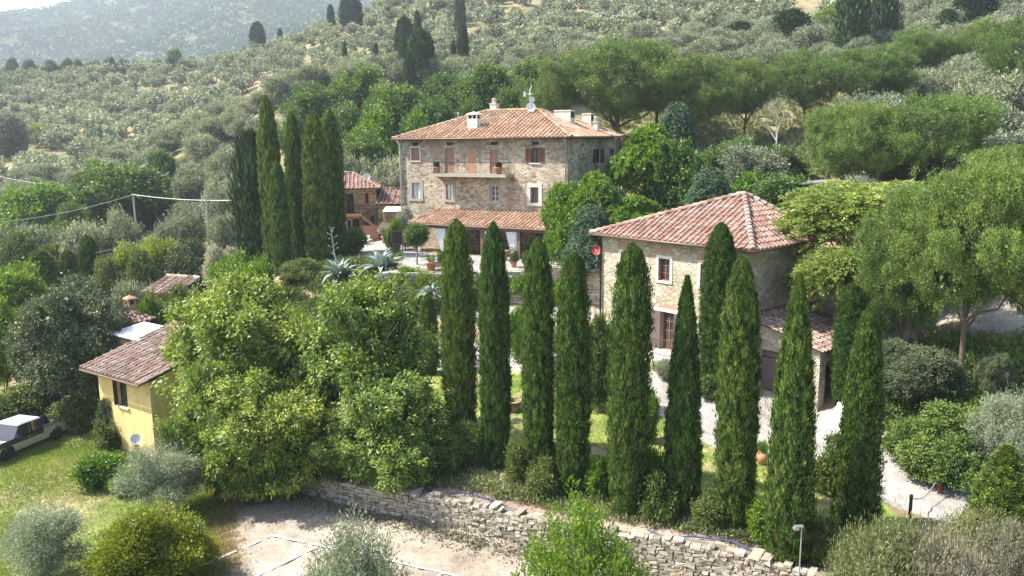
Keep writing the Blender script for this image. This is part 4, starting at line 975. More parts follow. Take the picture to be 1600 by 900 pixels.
# ---- small house behind, with outside stair
S0 = P(589, 330, 80)[:2]; sr = R(9); us = np.array([math.cos(sr), math.sin(sr)]); SO = S0 - us * 6.2
SF = Frame(SO, sr, 6.2, 5.5, 0.0); SF.o[2] = ground(*S0) * .5
sh = thing('small_stone_house', 'small two-storey brown stone house with outside stair, behind the tall cypress group', 'house', SF.o, sr)
SE = P(560, 294, 80)[2] - SF.o[2]
so_ = [SF.rect(541, 553, 303, 334), SF.rect(570, 576, 301.5, 318), SF.rect(543, 548, 344, 360), SF.rect(551, 562, 342, 366), SF.rect(579, 586, 337, 357)]
so_ = [(a, max(b, .05), c, d) for a, b, c, d in so_]
walls(sh, SF, -1, SE, {'front': so_}, M['stone_dark']); fs = SF.front()
for k, o_ in enumerate(so_): window(sh, fs, o_, 1 if k < 2 else 0, 1, 'wood_dark', 'brick' if k == 1 else None, .1, sill=False, name='door' if k in (0, 3, 4) else 'window')
mb = MB(fs); st = 12; x0 = so_[0][0] - .8; zt = so_[0][1]
mb.box(x0, x0 + 1.9, 0, 1.1, zt - .2, zt)
for i in range(st): mb.box(x0 + 1.9 + i * .23, x0 + 2.13 + i * .23, 0, 1.1, max(-.5, zt - (i + 1) * zt / st - .25), zt - (i + 1) * zt / st)
mb.box(x0 + 1.9, x0 + 3.4, .1, 1.0, -.5, zt * .55)
sta = mb.build('stair', M['brick'], sh)
mb = MB(fs); mb.tube([(x0, 1.05, zt + .9), (x0 + 1.9, 1.05, zt + .9), (x0 + 1.9 + st * .23, 1.05, .9)], .025, 6)
for i in range(12): x = x0 + i * .4; z = zt if x < x0 + 1.9 else zt - (x - x0 - 1.9) / (st * .23) * zt; mb.tube([(x, 1.05, z), (x, 1.05, z + .9)], .015, 4)
mb.build('railing', M['metal_dark'], sta)
ov = .4; e = [(-ov, -ov, SE), (6.2 + ov, -ov, SE), (6.2 + ov, 5.9, SE), (-ov, 5.9, SE)]; a0, a1 = (2.2, 2.75, SE + 1.35), (4.0, 2.75, SE + 1.35)
roof(sh, [(e[0], e[1], [a0, a1]), (e[1], e[2], [a1]), (e[2], e[3], [a1, a0]), (e[3], e[0], [a0])], [(e[0], a0), (e[1], a1), (a0, a1), (e[2], a1)], 'tile_pink', 11, box=(-ov, 6.2 + ov, -ov, 5.9, SE - .1, SE - .03))
p = SF.wor((0, 2.6, 0)); q = P(572.6, 277, p[1] + .5); dish('round white satellite dish on the small stone house roof', q, .36, (.15, -1, .3), pole=1.0)
# white chair by its stair
p = P(576, 367, 77); p[2] = ground(p[0], p[1]); chair(p, R(160), 'white garden chair by the stair of the small stone house', 'white_paint')
p = P(571, 369, 76.6); p[2] = ground(p[0], p[1]); chair(p, R(20), 'white garden chair nearest the tall cypresses, facing the other white chair', 'white_paint')

# ---- low outbuilding between
OB = Frame(P(590, 330, 79.5)[:2], R(2), 6.5, 4.5, 0.2)
ob = thing('outbuilding', 'low outbuilding with dark brown tile roof between the small house and the farmhouse', 'outbuilding', OB.o, R(2))
oe = P(600, 319, 79)[2] - .2; orr = P(600, 296, 83.5)[2] - .2
od = [(2.6, .05, 1.2, 2.0), (4.4, .05, 1.1, 2.0)]
walls(ob, OB, -1, oe, {'front': od}, M['stone_dark'])
for o_ in od: window(ob, OB.front(), o_, 0, 0, 'shutter_red', sill=False, glass='shutter_red', name='door')
roof(ob, [((-.1, -.5, oe), (6.5, -.5, oe), [(-.1, 4.5, orr), (6.5, 4.5, orr)])], [((-.1, 4.5, orr), (6.5, 4.5, orr))], 'tile_brown', 13, sp=.5, r=.11)
aw = P(615, 327, 77.5); t = thing('awning', 'flat white awning over the doors of the low outbuilding', 'awning', (aw[0], aw[1], ground(aw[0], aw[1])))
za = aw[2] - ground(aw[0], aw[1]); mb = MB(); mb.add([(-.9, -.9, za - .1), (2.2, -.9, za - .1), (2.2, 1.2, za + .15), (-.9, 1.2, za + .15), (-.9, -.9, za - .15), (2.2, -.9, za - .15), (2.2, 1.2, za + .1), (-.9, 1.2, za + .1)], [(0, 1, 2, 3), (7, 6, 5, 4), (0, 4, 5, 1), (1, 5, 6, 2), (3, 2, 6, 7), (0, 3, 7, 4)]); mb.build('canopy', M['white_cloth'], t)
for x in (-.8, 2.1): mb = MB(); mb.tube([(x, -.8, 0), (x, -.8, za - .1)], .04, 6); mb.build('post', M['metal_grey'], t)

# ---- yellow house
Kr = P(233, 600, 38.9)[:2]; uy = np.array([.816, -.577]); ry = math.atan2(uy[1], uy[0]); s_, _ = plane_hit(154, 600, Kr, uy)
YF = Frame(Kr + uy * s_, ry, -s_, 4.6, -6.2)
ye = P(218, 602, 38.4)[2] + 6.2
yh = thing('yellow_house', 'small yellow rendered house with brown tile roof half behind the big leafy tree', 'house', YF.o, ry)
yw = YF.rect(184, 198, 592, 634)
walls(yh, YF, -.8, {'front': ye - .02, 'right': ye - .02, 'left': ye - .02, 'rear': ye + 1.1}, {'front': [yw]}, M['yellow'])
mb = MB(YF.right()); mb.add([(0, 0, ye - .02), (4.6, 0, ye - .02), (4.6, 0, ye + 1.15)], [(0, 1, 2)]); mb.xf = YF.left(); mb.add([(0, 0, ye - .02), (4.6, 0, ye - .02), (0, 0, ye + 1.15)], [(0, 1, 2)]); mb.build('gable', M['yellow'], yh)
window(yh, YF.front(), yw, 1, 2, 'wood_dark', None)
for sg in (-1,):
    s = MB(YF.front()); x1 = yw[0] - yw[2] / 2; s.box(x1 - .05, x1 - .01, .0, yw[2] * .25, yw[1] + .02, yw[1] + yw[3] - .02); s.build('shutter', M['wood_dark'], yh)
e0, e1 = (-.55, -.55, ye), (YF.W + .12, -.55, ye); rz = ye + 1.35
roof(yh, [(e0, e1, [(-.55, 4.9, rz), (YF.W + .12, 4.9, rz)])], [((-.55, 4.9, rz), (YF.W + .12, 4.9, rz)), (e0, (-.55, 4.9, rz))], 'tile_brown', 15, sp=.34, r=.1, ridge_r=.11)
mb = MB(); mb.tube([(-.55, -.62, ye - .04), (YF.W + .12, -.62, ye - .04)], .055, 8); mb.build('gutter', M['copper'], yh)
p = YF.wor((YF.W * .55, -.12, 0)); p[2] = P(213, 686, p[1])[2]; 
p = P(213, 686, 38.2); dish('white satellite dish low on the wall of the yellow house', p, .26, (.1, -1, .25), pole=.4)
# shed with flat white roof behind, brick oven, tool store
q = P(215, 517, 45.5); gz = ground(q[0], q[1]); t = thing('garden_shed', 'garden shed with flat white sheet roof behind the yellow house', 'shed', (q[0], q[1], gz), ry)
hh = q[2] - gz; mb = MB(); mb.box(-1.4, 1.4, -.8, 1.1, 0, hh - .2); mb.build('wall', M['wood_beam'], t); mb = MB()
mb.add([(-1.5, -.9, hh - .15), (1.5, -.9, hh - .15), (1.5, 1.3, hh + .1), (-1.5, 1.3, hh + .1), (-1.5, -.9, hh - .2), (1.5, -.9, hh - .2), (1.5, 1.3, hh + .05), (-1.5, 1.3, hh + .05)], [(0, 1, 2, 3), (7, 6, 5, 4), (0, 4, 5, 1), (1, 5, 6, 2), (2, 6, 7, 3), (3, 7, 4, 0)]); mb.build('roof', M['white_paint'], t)
q = P(207, 500, 50); gz = ground(q[0], q[1]); t = thing('brick_oven', 'small brick oven house with tiled roof and tiled chimney beside the dark round tree', 'oven', (q[0], q[1], gz), ry)
hh = q[2] - gz; mb = MB(); mb.box(-.8, .8, -.7, .7, 0, hh); mb.build('wall', M['brick'], t)
e = [(-1, -.9, hh), (1, -.9, hh), (1, .9, hh), (-1, .9, hh)]; ap = (0, 0, hh + .5); ro = roof(t, [(e[0], e[1], [ap]), (e[1], e[2], [ap]), (e[2], e[3], [ap]), (e[3], e[0], [ap])], [(e[k], ap) for k in range(4)], 'tile_brown', 17, sp=.3, r=.08, ridge_r=.09, tl=.3)
chimney(ro, -.45, .2, hh + .1, hh + 1.35, .5, .5, 'brick')
q = P(266, 452, 54); gz = ground(q[0], q[1]); t = thing('tool_store', 'small hut with brown tiled gable roof among trees above the yellow house', 'hut', (q[0], q[1], gz), R(-20))
hh = q[2] - gz; mb = MB(); mb.box(-1.1, 1.1, -.8, 1.2, -.5, hh - .15); mb.build('wall', M['stone_dark'], t)
roof(t, [((-1.35, -1.1, hh - .1), (1.35, -1.1, hh - .1), [(-1.35, 1.3, hh + .6), (1.35, 1.3, hh + .6)])], [((-1.35, 1.3, hh + .6), (1.35, 1.3, hh + .6))], 'tile_brown', 19, sp=.3, r=.08)
# dark shed on the slope, right
q = P(1278, 283, 62); gz = ground(q[0], q[1]); t = thing('wooden_shed', 'dark wooden shed with grey sloping roof on the slope above the stone house', 'shed', (q[0], q[1], gz), R(-12))
hh = q[2] - gz; mb = MB(); mb.box(-1.0, 1.2, -.8, 1.2, -.6, hh - .1); mb.build('wall', M['wood_dark'], t); mb = MB(); mb.add([(-1.3, -1.1, hh - .1), (1.5, -1.1, hh + .1), (1.5, 1.5, hh + .1), (-1.3, 1.5, hh - .1), (-1.3, -1.1, hh - .2), (1.5, -1.1, hh), (1.5, 1.5, hh), (-1.3, 1.5, hh - .2)], [(0, 1, 2, 3), (7, 6, 5, 4), (0, 4, 5, 1), (1, 5, 6, 2), (2, 6, 7, 3), (3, 7, 4, 0)]); mb.build('roof', M['metal_grey'], t)

M['mortar'] = simple('lime_mortar', (.16, .135, .105), .95, .3, 5)
# ---- dry stone wall: every stone is real geometry
def stone_wall(name, label, pts, ztop, zbot, mat, seed, th=.5, sl=.36, sh_=.17, cat='wall', face=-1):
    rng = np.random.default_rng(seed); t = thing(name, label, cat, (pts[0][0], pts[0][1], zbot(*pts[0])))
    ox, oy, oz = pts[0][0], pts[0][1], zbot(*pts[0]); mb = MB(lambda x, y, z: (x - ox, y - oy, z - oz)); core = MB(lambda x, y, z: (x - ox, y - oy, z - oz))
    P_ = [np.array(p, float) for p in pts]; cum = np.concatenate([[0], np.cumsum([np.linalg.norm(b - a) for a, b in zip(P_[:-1], P_[1:])])])
    def at(s): return np.array([np.interp(s, cum, [p[k] for p in P_]) for k in (0, 1)])
    def nrm(s): d = at(min(s + .3, cum[-1])) - at(max(s - .3, 0)); d /= np.linalg.norm(d); return d, np.array([d[1], -d[0]])
    Lw = cum[-1]; n = int(Lw / .6)
    for i in range(n):
        a, b = at(i * Lw / n), at((i + 1) * Lw / n); _, na = nrm(i * Lw / n); _, nb = nrm((i + 1) * Lw / n); h0, h1 = ztop(*a) - .08, ztop(*b) - .08
        z0a, z0b = zbot(*a) - .5, zbot(*b) - .5
        q = [(*(a + na * (th / 2 - .12)), z0a), (*(b + nb * (th / 2 - .12)), z0b), (*(b + nb * (th / 2 - .12)), h1), (*(a + na * (th / 2 - .12)), h0), (*(a - na * th / 2), z0a), (*(b - nb * th / 2), z0b), (*(b - nb * th / 2), h1), (*(a - na * th / 2), h0)]
        core.add(q, [(0, 1, 2, 3), (3, 2, 6, 7), (7, 6, 5, 4)])
    cm = core.build('core', M['mortar'], t)
    z = -.3; zmax = max(ztop(*at(s)) - zbot(*at(s)) for s in np.linspace(0, Lw, 30)) + .1; row = 0
    while z < zmax:
        hh = sh_ * rng.uniform(.75, 1.3); s = -rng.random() * .3
        while s < Lw:
            ln = sl * rng.uniform(.5, 1.6); c = min(max(s + ln / 2, 0), Lw); p = at(c); zb = zbot(*p) + z; d, nn = nrm(c); zt = ztop(*p)
            if zb + hh * .5 < zt + rng.normal() * .05:
                pr = rng.uniform(-.02, .03); mb.tint = rng.random(); V = []
                for dz in (0, 1):
                    for dd in (0, 1):
                        for e in (0, 1):
                            w = np.array([-ln / 2 + .012, ln / 2 - .012][e]) + rng.normal() * .022; o = (th / 2 + pr if dd == 0 else th / 2 - .3) + rng.normal() * .015
                            V.append((*(p + d * w + nn * o), zb + (.01 if dz == 0 else hh - .012) + rng.normal() * .015))
                mb.add(V, [(0, 1, 5, 4), (2, 6, 7, 3), (0, 4, 6, 2), (1, 3, 7, 5), (4, 5, 7, 6), (0, 2, 3, 1)])
            s += ln
        z += hh; row += 1
    # rough coping stones lying along the top
    s = 0
    while s < Lw:
        ln = rng.uniform(.15, .42); p = at(min(s + ln / 2, Lw)); d, nn = nrm(min(s, Lw)); zt = ztop(*p) - .05; hh = rng.uniform(.05, .14); mb.tint = rng.random(); V = []
        for dz in (0, 1):
            for o in (th / 2 + rng.uniform(-.05, .1), -th / 2 + rng.uniform(-.1, .1)):
                for e in (-ln / 2 + .02, ln / 2 - .02): V.append((*(p + d * (e + rng.normal() * .02) + nn * (o + rng.normal() * .04)), zt + dz * hh + rng.normal() * .025))
        if rng.random() < .22: mb.add(V, [(0, 1, 5, 4), (2, 6, 7, 3), (0, 4, 6, 2), (1, 3, 7, 5), (4, 5, 7, 6), (0, 2, 3, 1)])
        s += ln
    mb.build('stones', mat, t); return t
def stones_mat(name, stops):
    t = NT(name); v = t.coord(); c = t.ramp(t.attr(), stops); f = t.noise(v, 7, 5, .65); c = t.mix(.6, c, t.ramp(f, [(.3, .3), (.7, .72)]), 'OVERLAY')
    c = t.mix(t.math('MULTIPLY', t.ramp(t.noise(v, 1.4, 4), [(.55, 0.0), (.7, 1.0)]), .5), c, (.22, .19, .14)); t.bsdf(c, .92, t.noise(v, 18, 5, .7), .7, .03, spec=.15); return t.mat
M['drystones'] = stones_mat('dry_wall_stones', [(0, (.20, .165, .12)), (.35, (.32, .28, .22)), (.7, (.44, .40, .34)), (1, (.36, .30, .21))])
M['palestones'] = stones_mat('pale_wall_stones', [(0, (.28, .24, .18)), (.5, (.42, .37, .29)), (1, (.48, .45, .38))])
def wl(s): p = WA + WD * s; p = p - WN * float(.12 * math.sin(p[0] * .7)); return (p[0], p[1])
Lwall = np.linalg.norm(WB - WA) + 6
stone_wall('retaining_wall', 'long rough dry stone retaining wall between the car park and the cypress row', [wl(s) for s in np.linspace(.4, Lwall, 40)],
           lambda x, y: float(H(x + WN[0] * .9, y + WN[1] * .9)) + .1, lambda x, y: HP, M['drystones'], 21, th=.6, sl=.25, sh_=.12)
def tl_(x): return (x, 57.9 - .09 * (x + 9) - .05)
stone_wall('terrace_wall', 'pale stone retaining wall holding up the farmhouse terrace', [tl_(x) for x in np.linspace(-9.5, 9.8, 24)], lambda x, y: .08 + .34 * float(sstep((x + 1) / 3)), lambda x, y: float(garden(x, y - .6)) - .2, M['palestones'], 22, th=.6, sl=.4, sh_=.2)
r0 = P(868, 410, 57.5)
t = thing('terrace_railing', 'thin dark iron railing on the terrace wall left of the pale stone house', 'railing', (5.0, tl_(5.0)[1], .42)); mb = MB()
for z in (.5, .95): mb.tube([(-1.6, .15, z), (4.6, -.42, z)], .02, 6)
for i in range(8): x = -1.6 + i * .88; mb.tube([(x, .15 - .092 * (x + 1.6), 0), (x, .15 - .092 * (x + 1.6), .98)], .025, 6)
mb.build('rail', M['metal_dark'], t)
# ------------------------------------------------------------------ trees and plants
# front row of cypresses: (px, top, base px, base py, width, variant, label)
ROW = [(714, 345, 712, 712, 60, 1, 'tall narrow twin-tipped cypress, first of the front row, beside the big leafy trees'),
       (771, 350, 768, 728, 55, 0, 'slim cypress second in the front row, with sharp tip over the porch gutter'),
       (843, 375, 838, 755, 58, 3, 'cypress third in the front row, below the leafy vine of the porch'),
       (899, 395, 895, 772, 64, 2, 'broad-topped cypress fourth in the front row, left of the red dish'),
       (995, 382, 978, 800, 74, 2, 'stout cypress fifth in the front row, hiding the first window of the pale stone house'),
       (1080, 432, 1068, 796, 64, 0, 'shorter cypress with thin pointed tip, covering the plank shutter of the glazed door'),
       (1175, 403, 1152, 822, 72, 1, 'yellowish green cypress of the front row against the corner of the pale stone house'),
       (1268, 430, 1240, 872, 80, 0, 'large cypress with long thin tip in front of the garage roof'),
       (1371, 483, 1346, 842, 80, 3, 'last cypress of the front row, beside the driveway and the lamp post')]
ROWXY = []
for k, (px, yt, bx, by, w, var, lab) in enumerate(ROW):
    g = G(bx, by); p = P((px + bx) / 2, yt, g[1]); dist = (p - CAMP) @ FW
    place('cypress', 'cyp_near', lab, 'cypress', p[0], g[1], g[2] - .1, w / FPX * dist * .84, p[2] - g[2], rot=k * .9, var=k, group='cypresses of the front row', lean=R((0, .3, 0, 0, -.4, .5, -.5, -.6, .4)[k]))
    ROWXY.append((p[0], g[1], g[2]))
def base_tree(name, key, label, cat, px, yt, by, w, **kw):
    g = G(px, by); tree_px(name, key, label, cat, px, yt, g[1], w, base=g[2] - .05, **kw)
base_tree('cypress', 'cyp_near', 'dark cypress standing close to the front wall of the pale stone house, behind the row', 'cypress', 1127, 352, 604, 52, var=6)
base_tree('cypress', 'cyp_near', 'bright green cypress behind the row, between the garage and the dark round shrub', 'cypress', 1333, 445, 632, 46, var=3)
tree_px('cypress', 'cyp_near', 'short clipped cylinder-shaped cypress left of the front row, under the potted agave', 'cypress', 668, 462, 46, 27, var=2)
tree_px('cypress', 'cyp_near', 'bright green young conical cypress by the lower driveway at the picture edge', 'cypress', 1574, 698, 25, 92, var=7, mat='bank')
for (px, yt, Y, w, lab) in ((415, 157, 69, 31, 'tallest cypress of the left group, second from its left'), (455, 180, 68, 28, 'narrow cypress in the middle of the left group'),
        (489, 181, 66, 38, 'broad full cypress of the left group, in front of the small stone house'), (516, 178, 70, 30, 'rightmost cypress of the left group, half behind the broad one'),
        (432, 256, 65, 26, 'short cypress at the front of the left group')):
    tree_px('cypress', 'cyp_mid', lab, 'cypress', px, yt, Y, w, base=float(H(P(px, yt, Y)[0], Y)) - 1.0, group='tall cypresses left of the farmhouse')
tree_px('cypress', 'cyp_shag', 'dark shaggy conifer at the left edge of the tall cypress group', 'conifer', 388, 215, 71, 58)
for (px, yt, Y, w, key, lab) in (
    (401, 37, 318, 20, 'cyp_far', 'dark blunt cypress alone on the ridge against the blue mountain'), (437, 46, 330, 7, 'cyp_far', 'tiny cypress on the ridge between two larger dark ones'),
    (516, 9, 296, 10, 'cyp_far', 'slim cypress on the ridge left of the teardrop-shaped one'), (547, -4, 285, 29, 'cyp_far', 'dark teardrop-shaped cypress on the ridge with bare stem'),
    (538, 69, 190, 8, 'cyp_far', 'thin dark cypress in the olive grove left of the farmhouse roof'), (587, 71, 175, 8, 'cyp_far', 'thin dark cypress above the oak wood, right of a similar one'),
    (632, 31, 190, 27, 'cyp_far', 'broad dark cypress column on the olive slope above the farmhouse'), (629, 62, 160, 11, 'cyp_far', 'slender cypress rising in front of the broad dark column'),
    (652, 22, 176, 12, 'cyp_far', 'very tall pointed cypress right of the broad dark column'), (639, 84, 140, 16, 'cyp_far', 'brownish green cypress at the wood edge, in front of the shaggy conifer'),
    (657, 50, 150, 38, 'cyp_shag', 'dark shaggy conifer just above the oak wood beside slender cypresses'), (718, -8, 235, 15, 'cyp_far', 'dark cypress cut by the upper picture edge above the farmhouse'),
    (708, 65, 168, 8, 'cyp_far', 'thinner of two cypresses right above the oak wood'), (723, 41, 165, 15, 'cyp_far', 'larger of two cypresses right above the oak wood'),
    (1098, 42, 170, 11, 'cyp_far', 'light green slim cypress above the big umbrella pine'), (1157, 36, 165, 36, 'cyp_shag', 'dark bushy conifer right of the slim light cypress'),
    (1236, 18, 150, 54, 'cyp_shag', 'wide dark conifer on the upper right slope'), (1336, -30, 135, 44, 'cyp_shag', 'largest dark conifer, cut by the upper picture edge'),
    (1386, -30, 138, 34, 'cyp_shag', 'dark green conifer right of the largest one'), (1525, -12, 140, 54, 'cyp_shag', 'dark conifer above the bright pines at upper right'),
    (1482, 18, 128, 30, 'cyp_shag', 'small dark conifer behind the bright green pine'),
    (136, 370, 78, 30, 'cyp_mid', 'dark green cypress above the holm oak at left'), (105, 392, 76, 26, 'cyp_mid', 'shorter cypress next to another above the holm oak'), (60, 392, 74, 40, 'cyp_mid', 'stubby cypress-like conifer among the leafy shrubs at far left')):
    tree_px('cypress' if key != 'cyp_shag' else 'conifer', key, lab, 'cypress' if key != 'cyp_shag' else 'conifer', px, yt, Y, w)

OAKS = [ # px, top, Y, width, key, label
    (478, 128, 118, 96, 'oak', 'dark oak at the left end of the wood behind the cypress group'), (556, 108, 122, 104, 'oak', 'oak below the two thin cypresses in the wood'),
    (520, 165, 104, 90, 'oak', 'oak close behind the tallest cypresses'), (616, 128, 112, 118, 'oak', 'large rounded oak left of the farmhouse roof'), (672, 150, 103, 84, 'oak', 'oak just left above the farmhouse hip roof'),
    (700, 112, 122, 98, 'oak', 'oak below the pair of cypresses'), (764, 104, 118, 112, 'oak', 'oak directly above the farmhouse chimney'), (836, 88, 124, 104, 'oak', 'oak left of the big umbrella pine'),
    (806, 128, 100, 80, 'oak', 'low oak behind the satellite dishes'), (735, 150, 96, 66, 'oak', 'small oak behind the roof ridge'), (588, 178, 97, 88, 'broad_bright', 'bright green tree at the foot of the oak wood'), (650, 182, 93, 60, 'broad_bright', 'bright shrub-like tree touching the left roof edge'),
    (560, 205, 92, 108, 'oak', 'wide oak behind the small stone house'), (535, 240, 89, 60, 'oak', 'oak hidden low between cypresses and the small house'),
    (180, 252, 112, 168, 'oak', 'huge round oak standing alone in the left valley'), (44, 292, 104, 116, 'broad_bright', 'bright leafy tree left of the huge round oak'), (110, 315, 96, 70, 'oak', 'small oak in front of the huge one'),
    (385, 268, 100, 60, 'oak', 'oak behind the shaggy conifer'),
    (272, 76, 315, 26, 'oak', 'small dark oak on the ridge below the mountain'), (244, 92, 320, 22, 'oak', 'dark bush-shaped tree on the ridge left of the small oak'), (1290, 18, 160, 80, 'broad_bright', 'bright leafy tree between dark conifers at upper right'),
    (252, 232, 128, 50, 'oak', 'oak rising behind the huge round one'), (1215, 230, 80, 90, 'oak', 'dark tree at the foot of the bare pale tree'), (1150, 215, 84, 90, 'oak', 'shadowy oak left of the bare pale tree'), (1330, 225, 82, 100, 'oak', 'dark undergrowth tree left of the broad bright pine'),
    (960, 292, 63, 60, 'cedar', 'drooping cedar in front of the shaded farmhouse side'), (1235, 270, 63, 130, 'oak', 'dark green tree behind the apex of the pale stone house roof'), (1165, 275, 66, 84, 'broad_bright', 'leafy green tree between cedar and stone house roof'),
    (1010, 186, 68, 105, 'wisteria', 'vivid green climber-covered tree beside the shaded farmhouse wall'), (935, 262, 60, 80, 'wisteria', 'bright hanging foliage between farmhouse and stone house'), (1058, 160, 74, 90, 'cedar', 'tall cedar with nodding top behind the vivid green tree'),
    (1062, 215, 66, 110, 'oak', 'shadowy tree behind the vivid green foliage'), (884, 282, 61, 86, 'oak', 'glossy green tree at the right corner of the farmhouse'), (1110, 262, 62, 96, 'cedar', 'layered cedar left above the stone house roof'),
    (925, 320, 57.5, 84, 'cedar', 'low weeping cedar above the terrace railing'), (985, 300, 59, 96, 'wisteria', 'bright creeper mound left above the stone house eaves')]
for (px, yt, Y, w, key, lab) in OAKS:
    mt = None
    if key == 'oak' and px in (884,): mt = 'lime'
    tree_px('tree' if key not in ('cedar', 'oak') else key, key, lab, {'cedar': 'cedar', 'oak': 'oak'}.get(key, 'tree'), px, yt, Y, w, mat=mt)
base_tree('tree', 'broad_yellow', 'yellow-green tree alone in the olive grove at left', 'tree', 65, 192, 224, 38)
base_tree('tree', 'broad_yellow', 'bright tree in the olive grove left of the tall cypresses', 'tree', 362, 176, 212, 56)
base_tree('tree', 'oak', 'grey tree cut by the left picture edge', 'tree', 8, 175, 246, 70, mat='dry')
PINES = [(968, 58, 98, 240, 'pine_near', 'widest umbrella pine, behind the farmhouse'), (1028, 72, 103, 120, 'pine', 'pine between the two umbrella pines behind the farmhouse'), (1090, 86, 94, 150, 'pine_near', 'umbrella pine right of the widest one'), (855, 112, 96, 96, 'pine', 'pine behind the satellite dishes'),
    (1168, 92, 97, 110, 'pine_near', 'pine left of the bare pale tree'), (1262, 76, 100, 130, 'pine', 'pine with visible bare stems right of the bare tree'), (1362, 72, 97, 150, 'pine_near', 'pine on the slope behind the broad bright pine'),
    (1440, 44, 108, 118, 'pine_near', 'bright-topped pine high on the right slope'), (1540, 28, 106, 100, 'pine', 'olive-green pine near the upper right corner'), (1600, 30, 88, 120, 'pine', 'pine cut by the right picture edge'),
    (1345, 160, 66, 190, 'pine_near', 'broad bright pine on the slope above the stone house'), (1465, 146, 64, 210, 'pine_near', 'widest bright-topped pine right of another broad bright pine'), (1300, 188, 76, 96, 'pine', 'shaded pine left of the broad bright one'),
    (1610, 225, 50, 230, 'pine_near', 'big near pine cut by the right picture edge')]
base_tree('pine_tree', 'pine_near', 'big near pine with leaning trunk standing at the dirt road', 'pine', 1530, 245, 592, 255)
base_tree('pine_tree', 'pine_near', 'tall pine between the flowering tree and the leaning pine', 'pine', 1450, 290, 560, 190, mat='pine')
base_tree('pine_tree', 'pine', 'olive-brown pine behind the last cypress and dark round shrub', 'pine', 1420, 380, 575, 140)
base_tree('pine_tree', 'pine_near', 'lower pine at the right picture edge over the dirt road', 'pine', 1625, 330, 560, 150)
for (px, yt, Y, w, key, lab) in PINES: tree_px('pine_tree', key, lab, 'pine', px, yt, Y, w, mat='pine' if (key == 'pine_near' and ((Y < 60 and px > 1500) or (Y > 90 and px < 1400))) else None)
tree_px('bare_tree', 'bare_tree', 'bare pale dead tree among the pines above the stone house', 'dead tree', 1218, 122, 88, 64)
tree_px('ailanthus_tree', 'ailanthus', 'spreading tree with yellow flower sprays right of the pyramid roof', 'tree', 1358, 270, 45, 250)
tree_px('ailanthus_tree', 'ailanthus', 'lower flowering tree overhanging the garage roof', 'tree', 1322, 372, 41.5, 150)
# big leafy trees in front
for (px, yt, Y, w, var, lab) in ((368, 436, 38.5, 252, 0, 'big leafy yellow-green tree partly hiding the yellow house'), (572, 446, 37.2, 232, 1, 'big leafy tree between the yellow house tree and the first cypress'), (430, 560, 35.9, 200, 0, 'lower leafy tree bulging over the retaining wall'), (610, 585, 35.2, 200, 1, 'low leafy tree leaning over the wall beside the first cypress'), (345, 570, 35.4, 165, 1, 'lowest leafy crown beside the wall end and the grey olive')):
    g = float(H(P(px, yt, Y)[0], Y)); tl = {430: 23, 610: 25, 345: 4}.get(px, 0); tree_px('leafy_tree', 'walnut', lab, 'tree', px, yt, Y, w, base=g, var=var, tilt=R(tl), mat='walnut_green' if px > 500 else None)
tree_px('holm_oak', 'holm', 'huge dark round holm oak behind the pickup', 'holm oak', 96, 428, 46, 200)
tree_px('olive_tree', 'olive_near', 'silvery olive tree on the lawn below the yellow house', 'olive tree', 264, 684, 33.4, 152, base=-6.3)
tree_px('olive_tree', 'olive_near', 'grey-green olive in the lower left corner', 'olive tree', 58, 786, 27.6, 150, base=-6.3)
tree_px('olive_tree', 'olive_upright', 'upright olive in front of the white parking lines', 'olive tree', 548, 790, 22.5, 205, base=-6.3)
tree_px('olive_tree', 'olive_near', 'pale silvery olive right of the ground-cover bank', 'olive tree', 1582, 604, 30.5, 118)
tree_px('yellow_bush', 'yellow_bush', 'rounded yellow-green bush at the lower left', 'bush', 232, 796, 27.5, 188, base=-6.3)
tree_px('young_tree', 'shoot_tree', 'young bright green tree of upright shoots in front of the retaining wall', 'tree', 908, 748, 23.2, 222, base=-6.3)
